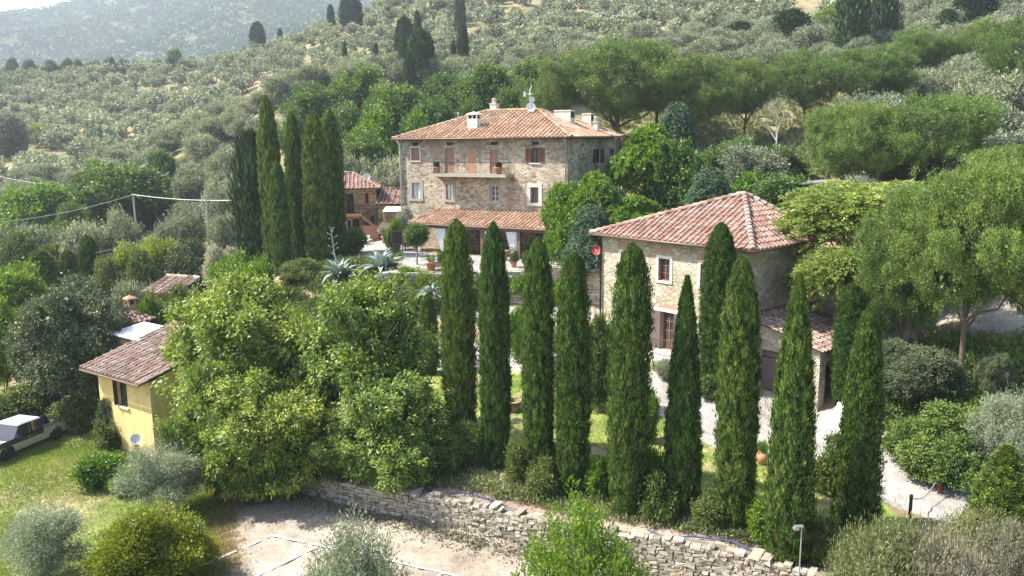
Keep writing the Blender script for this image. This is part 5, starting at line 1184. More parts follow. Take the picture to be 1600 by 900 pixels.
# shrubs of the left middle ground
for (px, yt, Y, w, key, lab) in ((20, 420, 62, 100, 'broad_bright', 'bright leafy bush left above the holm oak'), (-5, 470, 52, 70, 'broad_bright', 'bright green bush cut by the left picture edge beside the holm oak'), (85, 372, 82, 70, 'shrub_mid', 'shrub between two small cypresses at left'),
    (170, 392, 72, 60, 'shrub_mid', 'shrub right of the small dark cypress'), (205, 375, 74, 70, 'broad_yellow', 'yellow-green bushy tree in front of the first pole'), (246, 368, 73, 66, 'broad_yellow', 'yellow-green bushy tree between the two poles'),
    (292, 382, 70, 66, 'shrub_mid', 'dark shrub left of the white-flowered one'), (334, 380, 66, 38, 'flower_shrub', 'white-flowered shrub at the foot of the second pole'), (358, 384, 67, 30, 'flower_shrub', 'smaller pale-flowered shrub next to the white one'),
    (268, 456, 51.5, 60, 'shrub_mid', 'dark leafy shrub hiding the wall of the tiled hut'), (232, 470, 51, 40, 'shrub_bright', 'light shrub left of the tiled hut'),
    (208, 440, 55, 66, 'olive', 'grey-green round shrub above the brick oven'), (365, 398, 60, 70, 'shrub_bright', 'glossy green shrub below the tall cypress group'), (405, 402, 58, 50, 'shrub_bright', 'glossy green shrub in front of the broad cypress'),
    (545, 358, 68, 52, 'shrub_mid', 'bright rounded bush at the right foot of the tall cypresses'), (190, 330, 84, 62, 'olive', 'olive left of the first pole'), (262, 342, 80, 50, 'olive', 'small grey olive between the poles'), (292, 336, 82, 58, 'olive', 'olive left of the second pole'),
    (350, 335, 80, 56, 'olive', 'olive right of the second pole'), (60, 352, 84, 90, 'olive', 'olive below the bright leafy tree at left'), (130, 352, 82, 80, 'olive', 'olive in front of the huge oak'), (15, 372, 78, 70, 'shrub_mid', 'dark shrub at the left edge of the valley'), (225, 398, 68, 54, 'shrub_mid', 'leafy shrub above the tool store'),
    (560, 245, 88, 70, 'olive', 'pale green olive behind the small stone house roof'), (612, 245, 86, 66, 'olive', 'silvery olive left of the farmhouse wall'), (345, 232, 118, 60, 'olive', 'large olive left of the shaggy conifer'),
    (300, 262, 112, 70, 'olive', 'large olive right of the huge oak'), (340, 285, 98, 60, 'olive', 'olive behind the wires, near the shaggy conifer')):
    tree_px('shrub' if 'shrub' in key or 'flower' in key else ('olive_tree' if key == 'olive' else 'tree'), key, lab, 'shrub' if 'shrub' in key or 'flower' in key else ('olive tree' if key == 'olive' else 'tree'), px, yt, Y, w, mat='holm' if px == 292 and key != 'olive' else None)
# garden shrubs
GS = [(625, 420, 448, 50, 'shrub_bright', 'small leafy shrub beside the agaves on the terrace edge'), (575, 650, 720, 60, 'shrub_mid', 'dark shrub under the big leafy trees'), (640, 670, 738, 64, 'shrub', 'shrub at the wall top below the leafy trees'),
    (735, 660, 728, 60, 'shrub_mid', 'dark shrub between the first two cypresses'), (808, 690, 752, 46, 'shrub', 'leafy shrub between the second and third cypress'), (845, 722, 776, 52, 'shrub', 'pale rose shrub at the foot of the third cypress'),
    (868, 700, 760, 40, 'shrub_mid', 'dark shrub between third and fourth cypress'), (938, 716, 778, 52, 'shrub_bright', 'bright shrub between fourth and fifth cypress'), (1010, 690, 790, 48, 'shrub_bright', 'bright leafy shrub right of the fifth cypress'),
    (1035, 745, 812, 62, 'shrub', 'leafy shrub left of the sixth cypress foot'), (1105, 770, 822, 52, 'shrub', 'dark shrub right of the sixth cypress foot'), (1200, 784, 850, 62, 'shrub_bright', 'round bright shrub between seventh and eighth cypress'),
    (1300, 690, 770, 58, 'shrub', 'open shrub between the eighth and last cypress'), (1292, 800, 880, 54, 'shrub_mid', 'dark shrub at the foot of the eighth cypress'), (1015, 610, 690, 40, 'shrub_bright', 'yellowish shrub behind the fifth cypress'),
    (940, 500, 640, 52, 'shrub_mid', 'tall dark laurel shrub between the fourth and fifth cypress'), (1115, 590, 622, 48, 'shrub', 'low clipped shrub by the plank door'), (1038, 562, 592, 40, 'olive', 'small grey lavender bush below the landing railing'),
    (815, 487, 568, 44, 'shrub_bright', 'green hedge bush behind the third cypress'), (640, 700, 745, 50, 'shrub', 'trailing shrub over the wall'), (520, 700, 746, 70, 'shrub_mid', 'dark shrub above the left end of the wall'),
    (440, 690, 745, 60, 'shrub_mid', 'dark shrub in the shade of the leafy trees'), (700, 700, 745, 50, 'shrub', 'shrub at the foot of the first cypress'), (175, 655, 700, 50, 'shrub', 'ivy-like shrub at the left corner of the yellow house'), (172, 605, 694, 52, 'holm', 'dark ivy mound against the yellow house'), (28, 596, 664, 96, 'shrub_mid', 'dark shrub behind the pickup roof under the holm oak'), (118, 612, 668, 76, 'shrub_mid', 'dark shrub under the holm oak, right of the pickup bed'), (245, 662, 705, 60, 'shrub', 'green shrub under the yellow house wall'),
    (150, 710, 762, 80, 'shrub_bright', 'bright green bush on the lawn edge'), (200, 725, 765, 60, 'shrub_bright', 'smaller bright bush by the silvery olive'), (855, 375, 400, 60, 'shrub_bright', 'leafy vine mound at the right end of the porch'), (820, 372, 392, 50, 'shrub_bright', 'leafy vine spilling over the porch gutter'),
    (905, 405, 430, 60, 'shrub_mid', 'dark shrub behind the terrace railing'), (790, 425, 470, 30, 'shrub', 'clipped hedge in front of the terrace wall'), (735, 425, 478, 56, 'shrub_mid', 'shrub against the terrace wall behind the first two cypresses'), (822, 420, 470, 50, 'shrub_bright', 'bright shrub against the terrace wall behind the third cypress'), (690, 432, 486, 50, 'shrub', 'shrub by the potted agave against the terrace wall'), (660, 420, 470, 44, 'shrub_bright', 'light green shrub on the left end of the terrace wall'), (645, 450, 490, 50, 'shrub_mid', 'grey-green bush below the agaves'), (868, 432, 476, 30, 'shrub_bright', 'climbing green between the third and fourth cypress'), (600, 475, 510, 60, 'shrub_bright', 'leafy shrub behind the big leafy trees'), (465, 408, 440, 60, 'shrub_mid', 'shrub at the foot of the tall cypress group'), (1440, 530, 640, 140, 'holm', 'large dark round shrub under the pine by the dirt road'), (1400, 590, 655, 80, 'shrub_mid', 'grey-green shrub left of the dark round one'),
    (1490, 632, 700, 90, 'shrub_mid', 'creeping shrub on the bank above the driveway'), (262, 462, 505, 70, 'shrub_mid', 'dark shrub in front of the hut with the tiled gable'), (225, 478, 520, 50, 'shrub_mid', 'shrub between the brick oven and the tiled hut'), (1560, 545, 620, 60, 'holm', 'shaded shrub at the right edge of the dirt road') , (1450, 690, 748, 90, 'shrub_mid', 'leafy bank shrub hanging towards the driveway'), (1500, 690, 765, 80, 'shrub_mid', 'leafy bank shrub beside the young conical cypress'), (1420, 650, 720, 60, 'shrub_mid', 'creeping shrub beside the last cypress')]
for (px, yt, by, w, key, lab) in GS:
    g = G(px, by)
    if g is None: continue
    tree_px('shrub', key, lab, 'shrub', px, yt, g[1], w, base=g[2] - .05, mat='bank' if (px > 1390 and key == 'shrub_mid') else None)
for (px, yt, Y, w, key, lab) in ((1370, 822, 23.6, 150, 'hedge_bush', 'dry twiggy bush below the last cypress'), (1480, 836, 22.6, 150, 'dry_bush', 'large dry scrub bush at the bottom right'), (1580, 820, 23.6, 120, 'dry_bush', 'dry scrub bush in the lower right corner'),
    (1400, 822, 23.2, 190, 'hedge_bush', 'green-grey scrub growing through the dry bushes'), (1540, 800, 24.4, 150, 'hedge_bush', 'olive-green scrub behind the dry bush')):
    tree_px('bush', 'dry_bush', lab, 'bush', px, yt, Y, w, mat=None if key == 'dry_bush' else 'scrub', base=float(H(P(px, yt, Y)[0], Y)) - .3)
tree_px('round_tree', 'round_head', 'small round-headed tree on a bare stem in front of the porch corner', 'tree', 650, 352, 61, 42, var=0)
tree_px('climber', 'shrub_mid', 'leafy climber on the left corner of the farmhouse', 'climber', 632, 328, 70.5, 30, mat='flower')
tree_px('shrub', 'shrub_bright', 'bright shrub beneath the climber by the chalkboard', 'shrub', 615, 345, 67, 24)

# ---- olive grove
rng = np.random.default_rng(77)
cand = []
for r_ in np.arange(58, 345, 5.0):
    n = int(560 / 5.2)
    for i in range(n):
        x = -300 + i * 5.2 + rng.normal() * 1.0; y = r_ + rng.normal() * 1.1 + 6 * math.sin(x * .03)
        if rng.random() < .12 or (math.sin(x * .06 + 2) + math.sin(y * .083 + x * .02)) > 1.8: continue
        cand.append((x, y))
cand = np.array(cand); cz = H(cand[:, 0], cand[:, 1])
def excluded(x, y, z, px, py):
    if y < 128 and 430 < px < 1340 and not (1150 < px < 1250 and 74 < y < 84): return True                     # oak and pine wood behind the house
    if 430 < px < 900 and py > 175: return True
    if x < 20 and y < 98: return True
    if y < 98 and (py > 330 or y < 58): return True
    if (px - 180) ** 2 / 95 ** 2 + (py - 310) ** 2 / 70 ** 2 < 1 and y < 118: return True
    if 560 < px < 700 and 128 < y < 175 and py > 130: return True
    if rng.random() < .55 * max(0, math.sin(x * .045 + 1) * math.sin(y * .05 + x * .013)): return True
    return False
sel = []
for (x, y), z in zip(cand, cz):
    px, py = proj((x, y, z + 2))
    if -60 < px < 1660 and -60 < py < 420 and not excluded(x, y, z, px, py): sel.append((x, y, float(z), px))
sel.sort(key=lambda s: s[1] * s[1] + s[0] * s[0])
print("olives", len(sel))
NI = 285
for k, (x, y, z, px) in enumerate(sel[:NI]):
    s = rng.uniform(.62, 1.2)
    place('olive_tree', 'olive', 'silvery olive tree among many alike on the dry slope', 'olive tree', x, y, z - .1, 5.6 * s, 4.7 * s * rng.uniform(.9, 1.15), group='olive trees of the grove', seed=k)
def far_olives(name, items, label, mat, n1=230):
    parts = []; base = []
    for s in range(4):
        B = lumpy(np.random.default_rng(900 + s), 5.4, 3.8, .5, 6); base.append(crown_arrays(B, 95, 5, .62, .5, .26, 910 + s, reject=.5, tint_up=.2, lump=.03, nrm=.16, tv=.12))
    for k, (x, y, z, _) in enumerate(items):
        b = base[rng.integers(4)]; a = rng.uniform(0, 6.28); s = rng.uniform(.55, 1.2); c, sn = math.cos(a) * s, math.sin(a) * s
        V = b[0]; W = np.stack([V[:, 0] * c - V[:, 1] * sn + x, V[:, 0] * sn + V[:, 1] * c + y, V[:, 2] * s + z - .1], -1)
        parts.append((W, b[1], np.clip(b[2] + rng.normal() * .16, 0, 1)))
    o = link(name, arr_mesh(name, cat_arrays(parts), M[mat])); tagp(o, label, 'olive trees', None, 'stuff')
far_olives('olive_grove', sel[NI:], 'far silvery olive trees covering the dry hillside up to the ridge', 'olive')
# hedge-like row of dark olives along the ridge, left
for k, px in enumerate((18, 44, 78, 104, 122, 146, 170, 192, 213)):
    tree_px('ridge_tree', 'oak', 'dark round tree in the clipped row along the left ridge, ' + ('first', 'second', 'third', 'fourth', 'fifth', 'sixth', 'seventh', 'eighth', 'ninth')[k] + ' from the picture edge', 'tree', px, 90 + (k % 3) * 2, 325, (20, 20, 28, 17, 16, 24, 19, 22, 20)[k], mat='holm', group='row of dark trees on the ridge')
# mountain wood
rng = np.random.default_rng(5)
bx = rng.uniform(-1150, 60, 15500); by_ = rng.uniform(700, 1540, 15500); bz = MZ(bx, by_); bz = np.where(by_ < 760, 60 - (760 - by_) * .2, bz)
pr = bx / by_; keep = (pr > -.72) & (pr < .05); bx, by_, bz = bx[keep], by_[keep], bz[keep]
rs = rng.uniform(2.6, 5.2, len(bx)); k = 22
u = unit(rng.normal(size=(len(bx), k, 3))); u[..., 2] = np.abs(u[..., 2]); c = np.stack([bx, by_, bz], -1)[:, None] + u * rs[:, None, None] * np.array([1, 1, .9])
D = u + rng.normal(size=u.shape) * .6
tn = np.clip(.45 + .2 * rng.normal(size=(len(bx), 1)) + .1 * rng.normal(size=(len(bx), k)), 0, 1)
A = leaf_quads(c.reshape(-1, 3), D.reshape(-1, 3), np.repeat(rs, k) * .85, np.repeat(rs, k) * .7, tn.ravel(), rng)
o = link('mountain_wood', arr_mesh('mountain_wood', A, M['forest'])); tagp(o, 'hazy wood covering the far mountain', 'wood', None, 'stuff')

# ---- undergrowth and grass as ground cover
def ground_cover(name, label, region, n, L, W, mat, seed, up=1.2, lift=0, clump=0):
    rng = np.random.default_rng(seed); x, y = region(rng, n); 
    if clump:
        cxx, cyy_ = region(rng, n // clump + 1); i = rng.integers(0, len(cxx), n); x = cxx[i] + rng.normal(size=n) * .16; y = cyy_[i] + rng.normal(size=n) * .16
    z = H(x, y) - .03; D = rng.normal(size=(len(x), 3)) * .6 + np.array([0, 0, up]); t = np.clip(.5 + .25 * np.sin(x * .9) * np.sin(y * 1.1) + .2 * rng.normal(size=len(x)), 0, 1)
    lz = rng.random(len(x)) * lift
    A = leaf_quads(np.stack([x, y, z + lz], -1), D, L * rng.uniform(.5, 1.5, len(x)), W, t, rng)
    o = link(name, arr_mesh(name, A, M[mat])); tagp(o, label, name.replace('_', ' '), None, 'stuff')
def reg_field(bias):
    def f(rng, n):
        x = rng.uniform(-27, -10, n * 3); y = rng.uniform(27.5, 43, n * 3); g = np.sin(x * .55 + 1) + np.sin(y * .7 + x * .3) + rng.normal(size=n * 3) * .5
        k = (x < -11.2 - .35 * (y - 30)) & ((g > .1) == bias); return x[k][:n], y[k][:n]
    return f
ground_cover('grass', 'green grass of the lawn beside the pickup', reg_field(True), 70000, .16, .022, 'grass', 1)
ground_cover('dry_grass', 'straw-coloured dry grass patches on the left lawn', reg_field(False), 26000, .14, .018, 'straw', 2)
def reg_bank(rng, n):
    x = rng.uniform(16.3, 30, n * 3); y = rng.uniform(25, 41, n * 3)
    d = np.minimum(dist_poly(x, y, DRIVE, DRW), dist_poly(x, y, [(16.5, 42.5), (20, 41.5), (22.5, 38.2), (26, 39.5), (38, 39.5)], [1.6, 1.8, 1.6, 3.3, 3.3]))
    k = (d > .25) & (y > 44.5 - x) ; return x[k][:n], y[k][:n]
ground_cover('creeping_leaves', 'dark green creeping ground cover on the bank right of the driveway', reg_bank, 110000, .20, .06, 'bank', 3, up=.9, lift=.75, clump=30)
def reg_walltop(rng, n):
    s = rng.uniform(0, Lwall, n); o = .9 + np.abs(rng.normal(size=n)) * .8; return WA[0] + WD[0] * s + WN[0] * o, WA[1] + WD[1] * s + WN[1] * o
ground_cover('dry_weeds', 'dry weeds and dead stalks along the top of the retaining wall', reg_walltop, 30000, .22, .02, 'dry', 4, up=.8, clump=30)
ground_cover('wall_top_plants', 'small green and yellow weeds along the foot of the cypress row', reg_walltop, 22000, .16, .06, 'scrub', 14, up=.7, clump=40, lift=.25)
def reg_foot(rng, n):
    s = rng.uniform(-1, Lwall * .55, n); o = -.45 - np.abs(rng.normal(size=n)) * .5; return WA[0] + WD[0] * s + WN[0] * o, WA[1] + WD[1] * s + WN[1] * o
def reg_slope(rng, n): return rng.uniform(-17, -8.5, n), rng.uniform(51.5, 64, n)
ground_cover('slope_plants', 'green ground cover on the slope below the tall cypress group', reg_slope, 26000, .3, .09, 'hedge', 9, up=.8, lift=.3, clump=24)
ground_cover('dead_leaves', 'brown dead leaves lying along the foot of the wall', reg_foot, 16000, .12, .07, 'dry', 5, up=.15, clump=25)
def reg_lawn(rng, n):
    x = rng.uniform(-10, 13.5, n * 3); y = rng.uniform(28, 46, n * 3); k = (wall_side(x, y) > .9) & (dist_poly(x, y, DRIVE, DRW) > .2); return x[k][:n], y[k][:n]
ground_cover('lawn_grass', 'short grass of the garden behind the cypress row', reg_lawn, 70000, .12, .02, 'grass', 6)
def reg_hill(rng, n):
    x = rng.uniform(-120, 100, n); y = rng.uniform(95, 260, n); return x, y
ground_cover('hill_grass', 'dry yellow tufts on the olive slope', reg_hill, 40000, .35, .1, 'straw', 7, clump=8)

# ---- agaves, palms and pots
def agave(label, p, s, rot=0, stalk=False, n=30):
    p = [float(c) for c in p]
    t = thing('agave', label, 'agave', p, rot); rng = np.random.default_rng(int(abs(p[0]) * 100)); mb = MB()
    for i in range(n):
        a = i * 2.399 + rng.normal() * .1; f = i / n; el = R(15 + 65 * f + rng.normal() * 6); ln = s * (1.0 - .25 * f) * rng.uniform(.8, 1.1); w = .13 * s; mb.tint = rng.random(); pts = []
        for k in range(6):
            q = k / 5; e = el - q * q * R(18 if f > .3 else 34); r_ = ln * q * math.cos(e); z = ln * q * math.sin(max(e, -.1)); ww = w * (math.sin(math.pi * min(1, q * .8 + .2)) ** .7) * (1 - q ** 3) + .004
            c = np.array([math.cos(a) * r_, math.sin(a) * r_, z + .05]); sd_ = np.array([-math.sin(a), math.cos(a), 0]) * ww; pts.append((c - sd_ + (0, 0, ww * .45), c + (0, 0, -ww * .1), c + sd_ + (0, 0, ww * .45)))
        V = [v for g in pts for v in g]; mb.add(V, [(3 * k + j, 3 * k + 3 + j, 3 * k + 4 + j, 3 * k + 1 + j) for k in range(5) for j in (0, 1)])
    mb.build('leaves', M['agave'], t, True)
    if stalk:
        mb = MB(); mb.tube([(0, 0, .3), (-.25, 0, 2.0), (-.45, 0, 3.9)], [.06, .045, .02], 7)
        for i in range(12):
            z = 1.6 + i * .18; a = i * 2.4; mb.tube([(-.05 - z * .1, 0, z), (-.05 - z * .1 + .35 * math.cos(a), .35 * math.sin(a), z + .16)], .014, 5); mb.lathe([(.01, 0), (.05, .04), (.01, .1)], (-.05 - z * .1 + .36 * math.cos(a), .36 * math.sin(a), z + .14), 6)
        mb.build('flower_stalk', M['bark_pale'], t)
def at_px(px, py, Y=None):
    g = G(px, py); return g
def fixed(px, py, Y): p = P(px, py, Y); return (p[0], Y, float(H(p[0], Y)))
agave('large grey-blue agave with tall dry flower stalk left of the gravel terrace', fixed(530, 440, 60), 2.2, stalk=True)
agave('large grey-blue agave without stalk right of the stalked one', fixed(597, 440, 59.5), 2.2, .5)
q = P(672, 460, 47.0); agave('agave growing in a pot at the edge of the first cypress', (q[0], q[1], P(672, 462, 47)[2]), .95, .9)
agave('lone grey agave on the bare soil by the dirt road', fixed(1540, 505, 42.0) , 1.25, .2)
t = thing('stone_pillar', 'short pale stone pillar carrying the potted agave', 'pillar', (q[0], q[1], float(H(q[0], q[1])))); hh = P(672, 462, 47)[2] - float(H(q[0], q[1])); mb = MB(); mb.box(-.16, .16, -.16, .16, -.1, hh - .35); mb.build('shaft', M['pale_stone'], t)
mb = MB(); mb.lathe([(.16, hh - .35), (.26, hh), (.28, hh + .02), (.22, hh + .02)], n=14); mb.build('pot', M['terracotta'], t)
def pot_plant(label, p, s, plant, prof='round', mat='terracotta', ps=1.0, mname='potted_plant'):
    t = thing(mname, label, 'potted plant', p); mb = MB()
    if prof == 'jar': mb.lathe([(.14 * s, 0), (.26 * s, .18 * s), (.30 * s, .36 * s), (.24 * s, .52 * s), (.17 * s, .58 * s), (.2 * s, .62 * s), (.15 * s, .62 * s)], n=18)
    elif prof == 'barrel': mb.lathe([(.26 * s, 0), (.36 * s, .2 * s), (.36 * s, .45 * s), (.27 * s, .62 * s), (.28 * s, .66 * s), (.22 * s, .66 * s)], n=18)
    else: mb.lathe([(.17 * s, 0), (.26 * s, .4 * s), (.29 * s, .4 * s), (.29 * s, .47 * s), (.24 * s, .47 * s), (.23 * s, .42 * s)], n=16)
    mb.build('pot', M[mat], t, True); top = .45 * s if prof == 'round' else .6 * s
    if plant:
        A = ASSET[plant]; aw, ah, cm, tm = A[0]; o = link('plant', cm, t); o.location = (0, 0, top - .05); o.scale = (ps / aw, ps / aw, ps * 1.1 / ah)
def palm(label, p, s):
    t = thing('potted_palm', label, 'potted plant', p); mb = MB(); mb.lathe([(.25, 0), (.34, .5), (.38, .5), (.38, .58), (.3, .58)], n=16); mb.build('pot', M['terracotta'], t, True)
    rng = np.random.default_rng(4); Vs = []
    for i in range(26):
        a = i * 2.399; el = R(20 + 55 * (i / 26)); k = 40; q = rng.random(k); r_ = s * q * math.cos(el); z = .6 + s * q * math.sin(el) - .35 * s * q ** 2
        o = np.array([math.cos(a), math.sin(a), 0]); sd_ = np.array([-math.sin(a), math.cos(a), 0]); Pp = o * r_[:, None]; Pp[:, 2] = z
        D = sd_ * rng.choice([-1, 1], k)[:, None] + o * .7 + np.array([0, 0, .2]); Vs.append(leaf_quads(Pp, D, .2 * s, .03, rng.random(k), rng))
    link('fronds', arr_mesh('fronds', cat_arrays(Vs), M['pine']), t)
palm('potted sago palm beside the porch corner', tuple(G(674, 422)), .9)
pot_plant('round terracotta jar with yellowish plant on the gravel by the seventh cypress', tuple(G(1191, 726)), 1.0, 'shrub_bright', 'jar', ps=.45)
pot_plant('pale urn standing on the lawn edge under the dark laurel', tuple(G(942, 626)), 1.1, None, 'round', 'ceramic', mname='urn')
pot_plant('large white rounded jar beside the bright green cypress near the garage', tuple(G(1321, 664)), 1.5, None, 'barrel', 'white_paint', mname='jar')
pot_plant('pot with pink bush by the outbuilding door', fixed(601, 362, 76.5), 1.3, 'flower_shrub', ps=1.2)
for k, (px, lab) in enumerate(((682.5, 'left clipped potted topiary on the farmhouse balcony'), (779.5, 'right clipped potted topiary on the farmhouse balcony'))):
    a, z = MH.hit(px, 262, n=.6); w_ = MH.wor((a, -.6, BALZ)); pot_plant(lab, tuple(w_), 1.15, 'cyp_near', ps=.46)
for (px, py, lab) in ((803, 408, 'small terracotta pot on the terrace edge by the leafy vine'), (822, 412, 'second small pot on the terrace edge, nearer the third cypress'), (690, 418, 'terracotta pot left of the first cypress tip')):
    g = fixed(px, py, 60); pot_plant(lab, g, .9, 'shrub', ps=.7)
# chalkboard
g = fixed(622, 402, 65); t = thing('chalkboard', 'black menu chalkboard on a stand by the gravel drive', 'sign board', g, R(-15)); mb = MB(); mb.box(-.42, .42, -.03, .03, 1.0, 2.0); mb.build('board', M['black'], t)
mb = MB(); 
for x0, x1, z0, z1 in ((-.47, -.42, .95, 2.05), (.42, .47, .95, 2.05), (-.42, .42, .95, 1.0), (-.42, .42, 2.0, 2.05)): mb.box(x0, x1, -.045, .045, z0, z1)
mb.build('frame', M['wood_beam'], t)
for x in (-.4, .36): mb = MB(); mb.box(x, x + .05, -.03, .03, 0, .95); mb.build('leg', M['wood_beam'], t)
# stone well in the garden
g = G(800, 640); t = thing('stone_well', 'low round dark stone basin on the lawn between second and third cypress', 'basin', tuple(g)); mb = MB(); mb.lathe([(.5, 0), (.5, .4), (.55, .4), (.55, .5), (.4, .5), (.4, .25)], n=22); mb.build('rim', M['stone_dark'], t)
# blue hoses
def hose(label, pix, Ys, off):
    mb = MB(); pts = []
    for s in np.linspace(pix[0], pix[1], 40):
        p = WA + WD * s + WN * (.55 + .18 * math.sin(s * 1.7 + off)); pts.append((p[0], p[1], float(H(p[0], p[1])) + .1 + .03 * math.sin(s * 4)))
    o = pts[0]; mb.tube([(a - o[0], b - o[1], c - o[2]) for a, b, c in pts], .026, 6); ob_ = mb.build('hose', M['blue'], None, True); ob_.location = o; tagp(ob_, label, 'hose')
hose('blue water hose trailing along the wall top below the first cypresses', (6.6, 14.2), None, 0)
hose('blue water hose along the wall top below the seventh cypress', (19.3, 24.0), None, 2)
# lamp post, bollard with rope, rusty post
g = G(1245, 898); q = P(1253, 822, 24.4); 
t = thing('lamp_post', 'slim grey lamp post with small grey lamp at the wall end', 'lamp post', (q[0], q[1], float(H(q[0], q[1])) - .1)); hh = q[2] - float(H(q[0], q[1])) + .1
mb = MB(); mb.tube([(0, 0, 0), (0, 0, hh)], .024, 8); mb.build('pole', M['metal_grey'], t); mb = MB(); mb.box(-.22, .04, -.05, .05, hh - .04, hh + .02); mb.box(-.26, -.1, -.07, .07, hh - .12, hh - .04); mb.build('lamp', M['metal_grey'], t)
g = G(1421, 812); t = thing('bollard', 'short black post on the driveway holding the end of a rope', 'post', tuple(g)); mb = MB(); mb.lathe([(.06, 0), (.06, .85), (.075, .86), (.05, .93)], n=10); mb.build('post', M['black'], t)
g2 = G(1467, 772); t2 = thing('rusty_post', 'rusty red post on the bank at the far end of the rope', 'post', tuple(g2)); mb = MB(); mb.box(-.06, .06, -.05, .05, 0, 1.0); mb.box(-.09, .09, -.06, .06, .75, .98); mb.build('post', M['rust'], t2)
mb = MB(); pts = []
for i in range(13): f = i / 12; p = g + (g2 - g) * f + np.array([0, 0, .8 - .42 * math.sin(math.pi * f)]); pts.append(p - g)
mb.tube(pts, .02, 6); o = mb.build('rope', M['metal_grey'], None, True); o.location = tuple(g); tagp(o, 'thin rope slung between the black post and the rusty post', 'rope')
# utility poles and wires
def pole(label, px, yt, yb, Y, r=.11):
    p = P(px, yt, Y); z = float(H(p[0], Y)); t = thing('utility_pole', label, 'utility pole', (p[0], Y, z)); hh = p[2] - z
    mb = MB(); mb.tube([(0, 0, -.3), (0, 0, hh)], [r * 1.25, r * .8], 10); mb.build('pole', M['metal_grey'], t); mb = MB(); mb.tube([(-.35, 0, hh - .25), (.35, 0, hh - .25)], .04, 6)
    for x in (-.3, 0, .3): mb.lathe([(.04, 0), (.06, .08), (.03, .18)], (x, 0, hh - .22), 8)
    mb.build('insulators', M['metal_dark'], t); return p
pA = pole('grey concrete utility pole in front of the huge round oak', 208, 304, 360, 92); pB = pole('pale utility pole above the white-flowered shrub', 322, 312, 385, 80); pC = pole('distant thin pole on the olive slope', 485, 80, 120, 205, .14)
def wire(label, a, b, sag, r=.022):
    mb = MB(); a = np.array(a); pts = [(a + (b - a) * f + np.array([0, 0, -4 * sag * f * (1 - f)])) - a for f in np.linspace(0, 1, 24)]; mb.tube(pts, r, 5); o = mb.build('wire', M['metal_grey'], None); o.location = tuple(a); tagp(o, label, 'wire')
wire('overhead wire running from the left picture edge down to the first pole', P(-60, 352, 84), pA, .6, .035); wire('overhead wire from the first pole to behind the tall cypresses', pA, P(395, 312, 80), .3, .035)
wire('thin wire from the second pole down to the left', pB, P(150, 395, 62), .8, .02); wire('faint wire crossing left above the leafy tree', P(-40, 265, 110), P(90, 290, 108), .3, .02); wire('short wire between the farmhouse corner and the low outbuilding', MH.wor((0, 0, 7.0)), P(560, 290, 83), .5, .025)

# ---- pickup truck (two-tone, seen from its left side, nose towards the lower left)
rw, fw_ = P(84, 683, 39.6), P(3, 715, 37.2)
gr_ = G(84, 688); gf = G(4, 722)
hd = np.array([gf[0] - gr_[0], gf[1] - gr_[1]]); hd /= np.linalg.norm(hd); th = math.atan2(hd[1], hd[0])
gr_[:2] += np.array([hd[1], -hd[0]]) * -.0 + np.array([-.62, .25])
t = thing('pickup_truck', 'two-tone dark and cream pickup with pale cab roof parked on the grass', 'pickup', (gr_[0] + hd[0] * 1.5, gr_[1] + hd[1] * 1.5, gr_[2] - .02), th)
# local: x forward, y left (towards the camera), rear axle x=-1.5, front axle x=+1.5
def loft(mb, secs):
    """secs: list of (x, [(y,z)...]) rings"""
    n = len(secs[0][1]); V = [(x, y, z) for x, r in secs for (y, z) in r]; F = []
    for i in range(len(secs) - 1):
        for k in range(n): F.append((i * n + k, i * n + (k + 1) % n, (i + 1) * n + (k + 1) % n, (i + 1) * n + k))
    F.append(tuple(range(n - 1, -1, -1))); F.append(tuple((len(secs) - 1) * n + k for k in range(n))); mb.add(V, F)
def sec(w, z0, z1, c=.06): return [(-w, z0), (w, z0), (w + .02, (z0 + z1) / 2), (w, z1 - c), (w - c, z1), (-w + c, z1), (-w, z1 - c), (-w - .02, (z0 + z1) / 2)]
mb = MB(); hw = .84
def arch_side(x0, x1, z0, z1, wheels):
    """side panels with wheel arches, as polygons of real thickness"""
    for sg in (-1, 1):
        xs = np.linspace(x0, x1, 90)
        for a, b in zip(xs[:-1], xs[1:]):
            def lo(x):
                z = z0
                for w in wheels:
                    d = abs(x - w)
                    if d < .44: z = max(z, .36 + math.sqrt(.44 ** 2 - d * d))
                return min(z, z1 - .02)
            y0, y1 = sg * hw, sg * (hw - .05); mb.add([(a, y0, lo(a)), (b, y0, lo(b)), (b, y0, z1), (a, y0, z1), (a, y1, lo(a)), (b, y1, lo(b))], [(0, 1, 2, 3), (0, 4, 5, 1)])
arch_side(-2.45, 2.4, .36, .72, (-1.5, 1.5)); arch_side(-2.45, -.74, .72, .96, (-1.5, 1.5)); mb.build('lower_body', M['car_cream'], t)
mb = MB(); arch_side(-.74, 2.4, .72, .96, (1.5,)); mb.box(.95, 2.4, -.8, .8, .92, .99); mb.add([(2.4, -.84, .36), (2.4, .84, .36), (2.44, .82, .72), (2.4, .8, .98), (2.4, -.8, .98), (2.44, -.82, .72)], [(0, 1, 2, 3, 4, 5)]); mb.build('upper_body', M['car_dark'], t)
mb = MB(); mb.add([(.9, -.80, .97), (.9, .80, .97), (1.7, .78, 1.0), (1.7, -.78, 1.0), (2.42, .74, .93), (2.42, -.74, .93)], [(0, 1, 2, 3), (3, 2, 4, 5)]); mb.build('bonnet', M['car_white'], t)
mb = MB(); mb.box(-2.4, -.75, -.72, .72, .58, .62); mb.box(-2.45, -2.38, -.8, .8, .5, .98); mb.box(-.8, -.74, -.78, .78, .6, .98)
for sg in (-1, 1): mb.box(-2.4, -.75, min(sg * .72, sg * .83), max(sg * .72, sg * .83), .93, .99)
mb.build('cargo_bed', M['car_dark'], t)
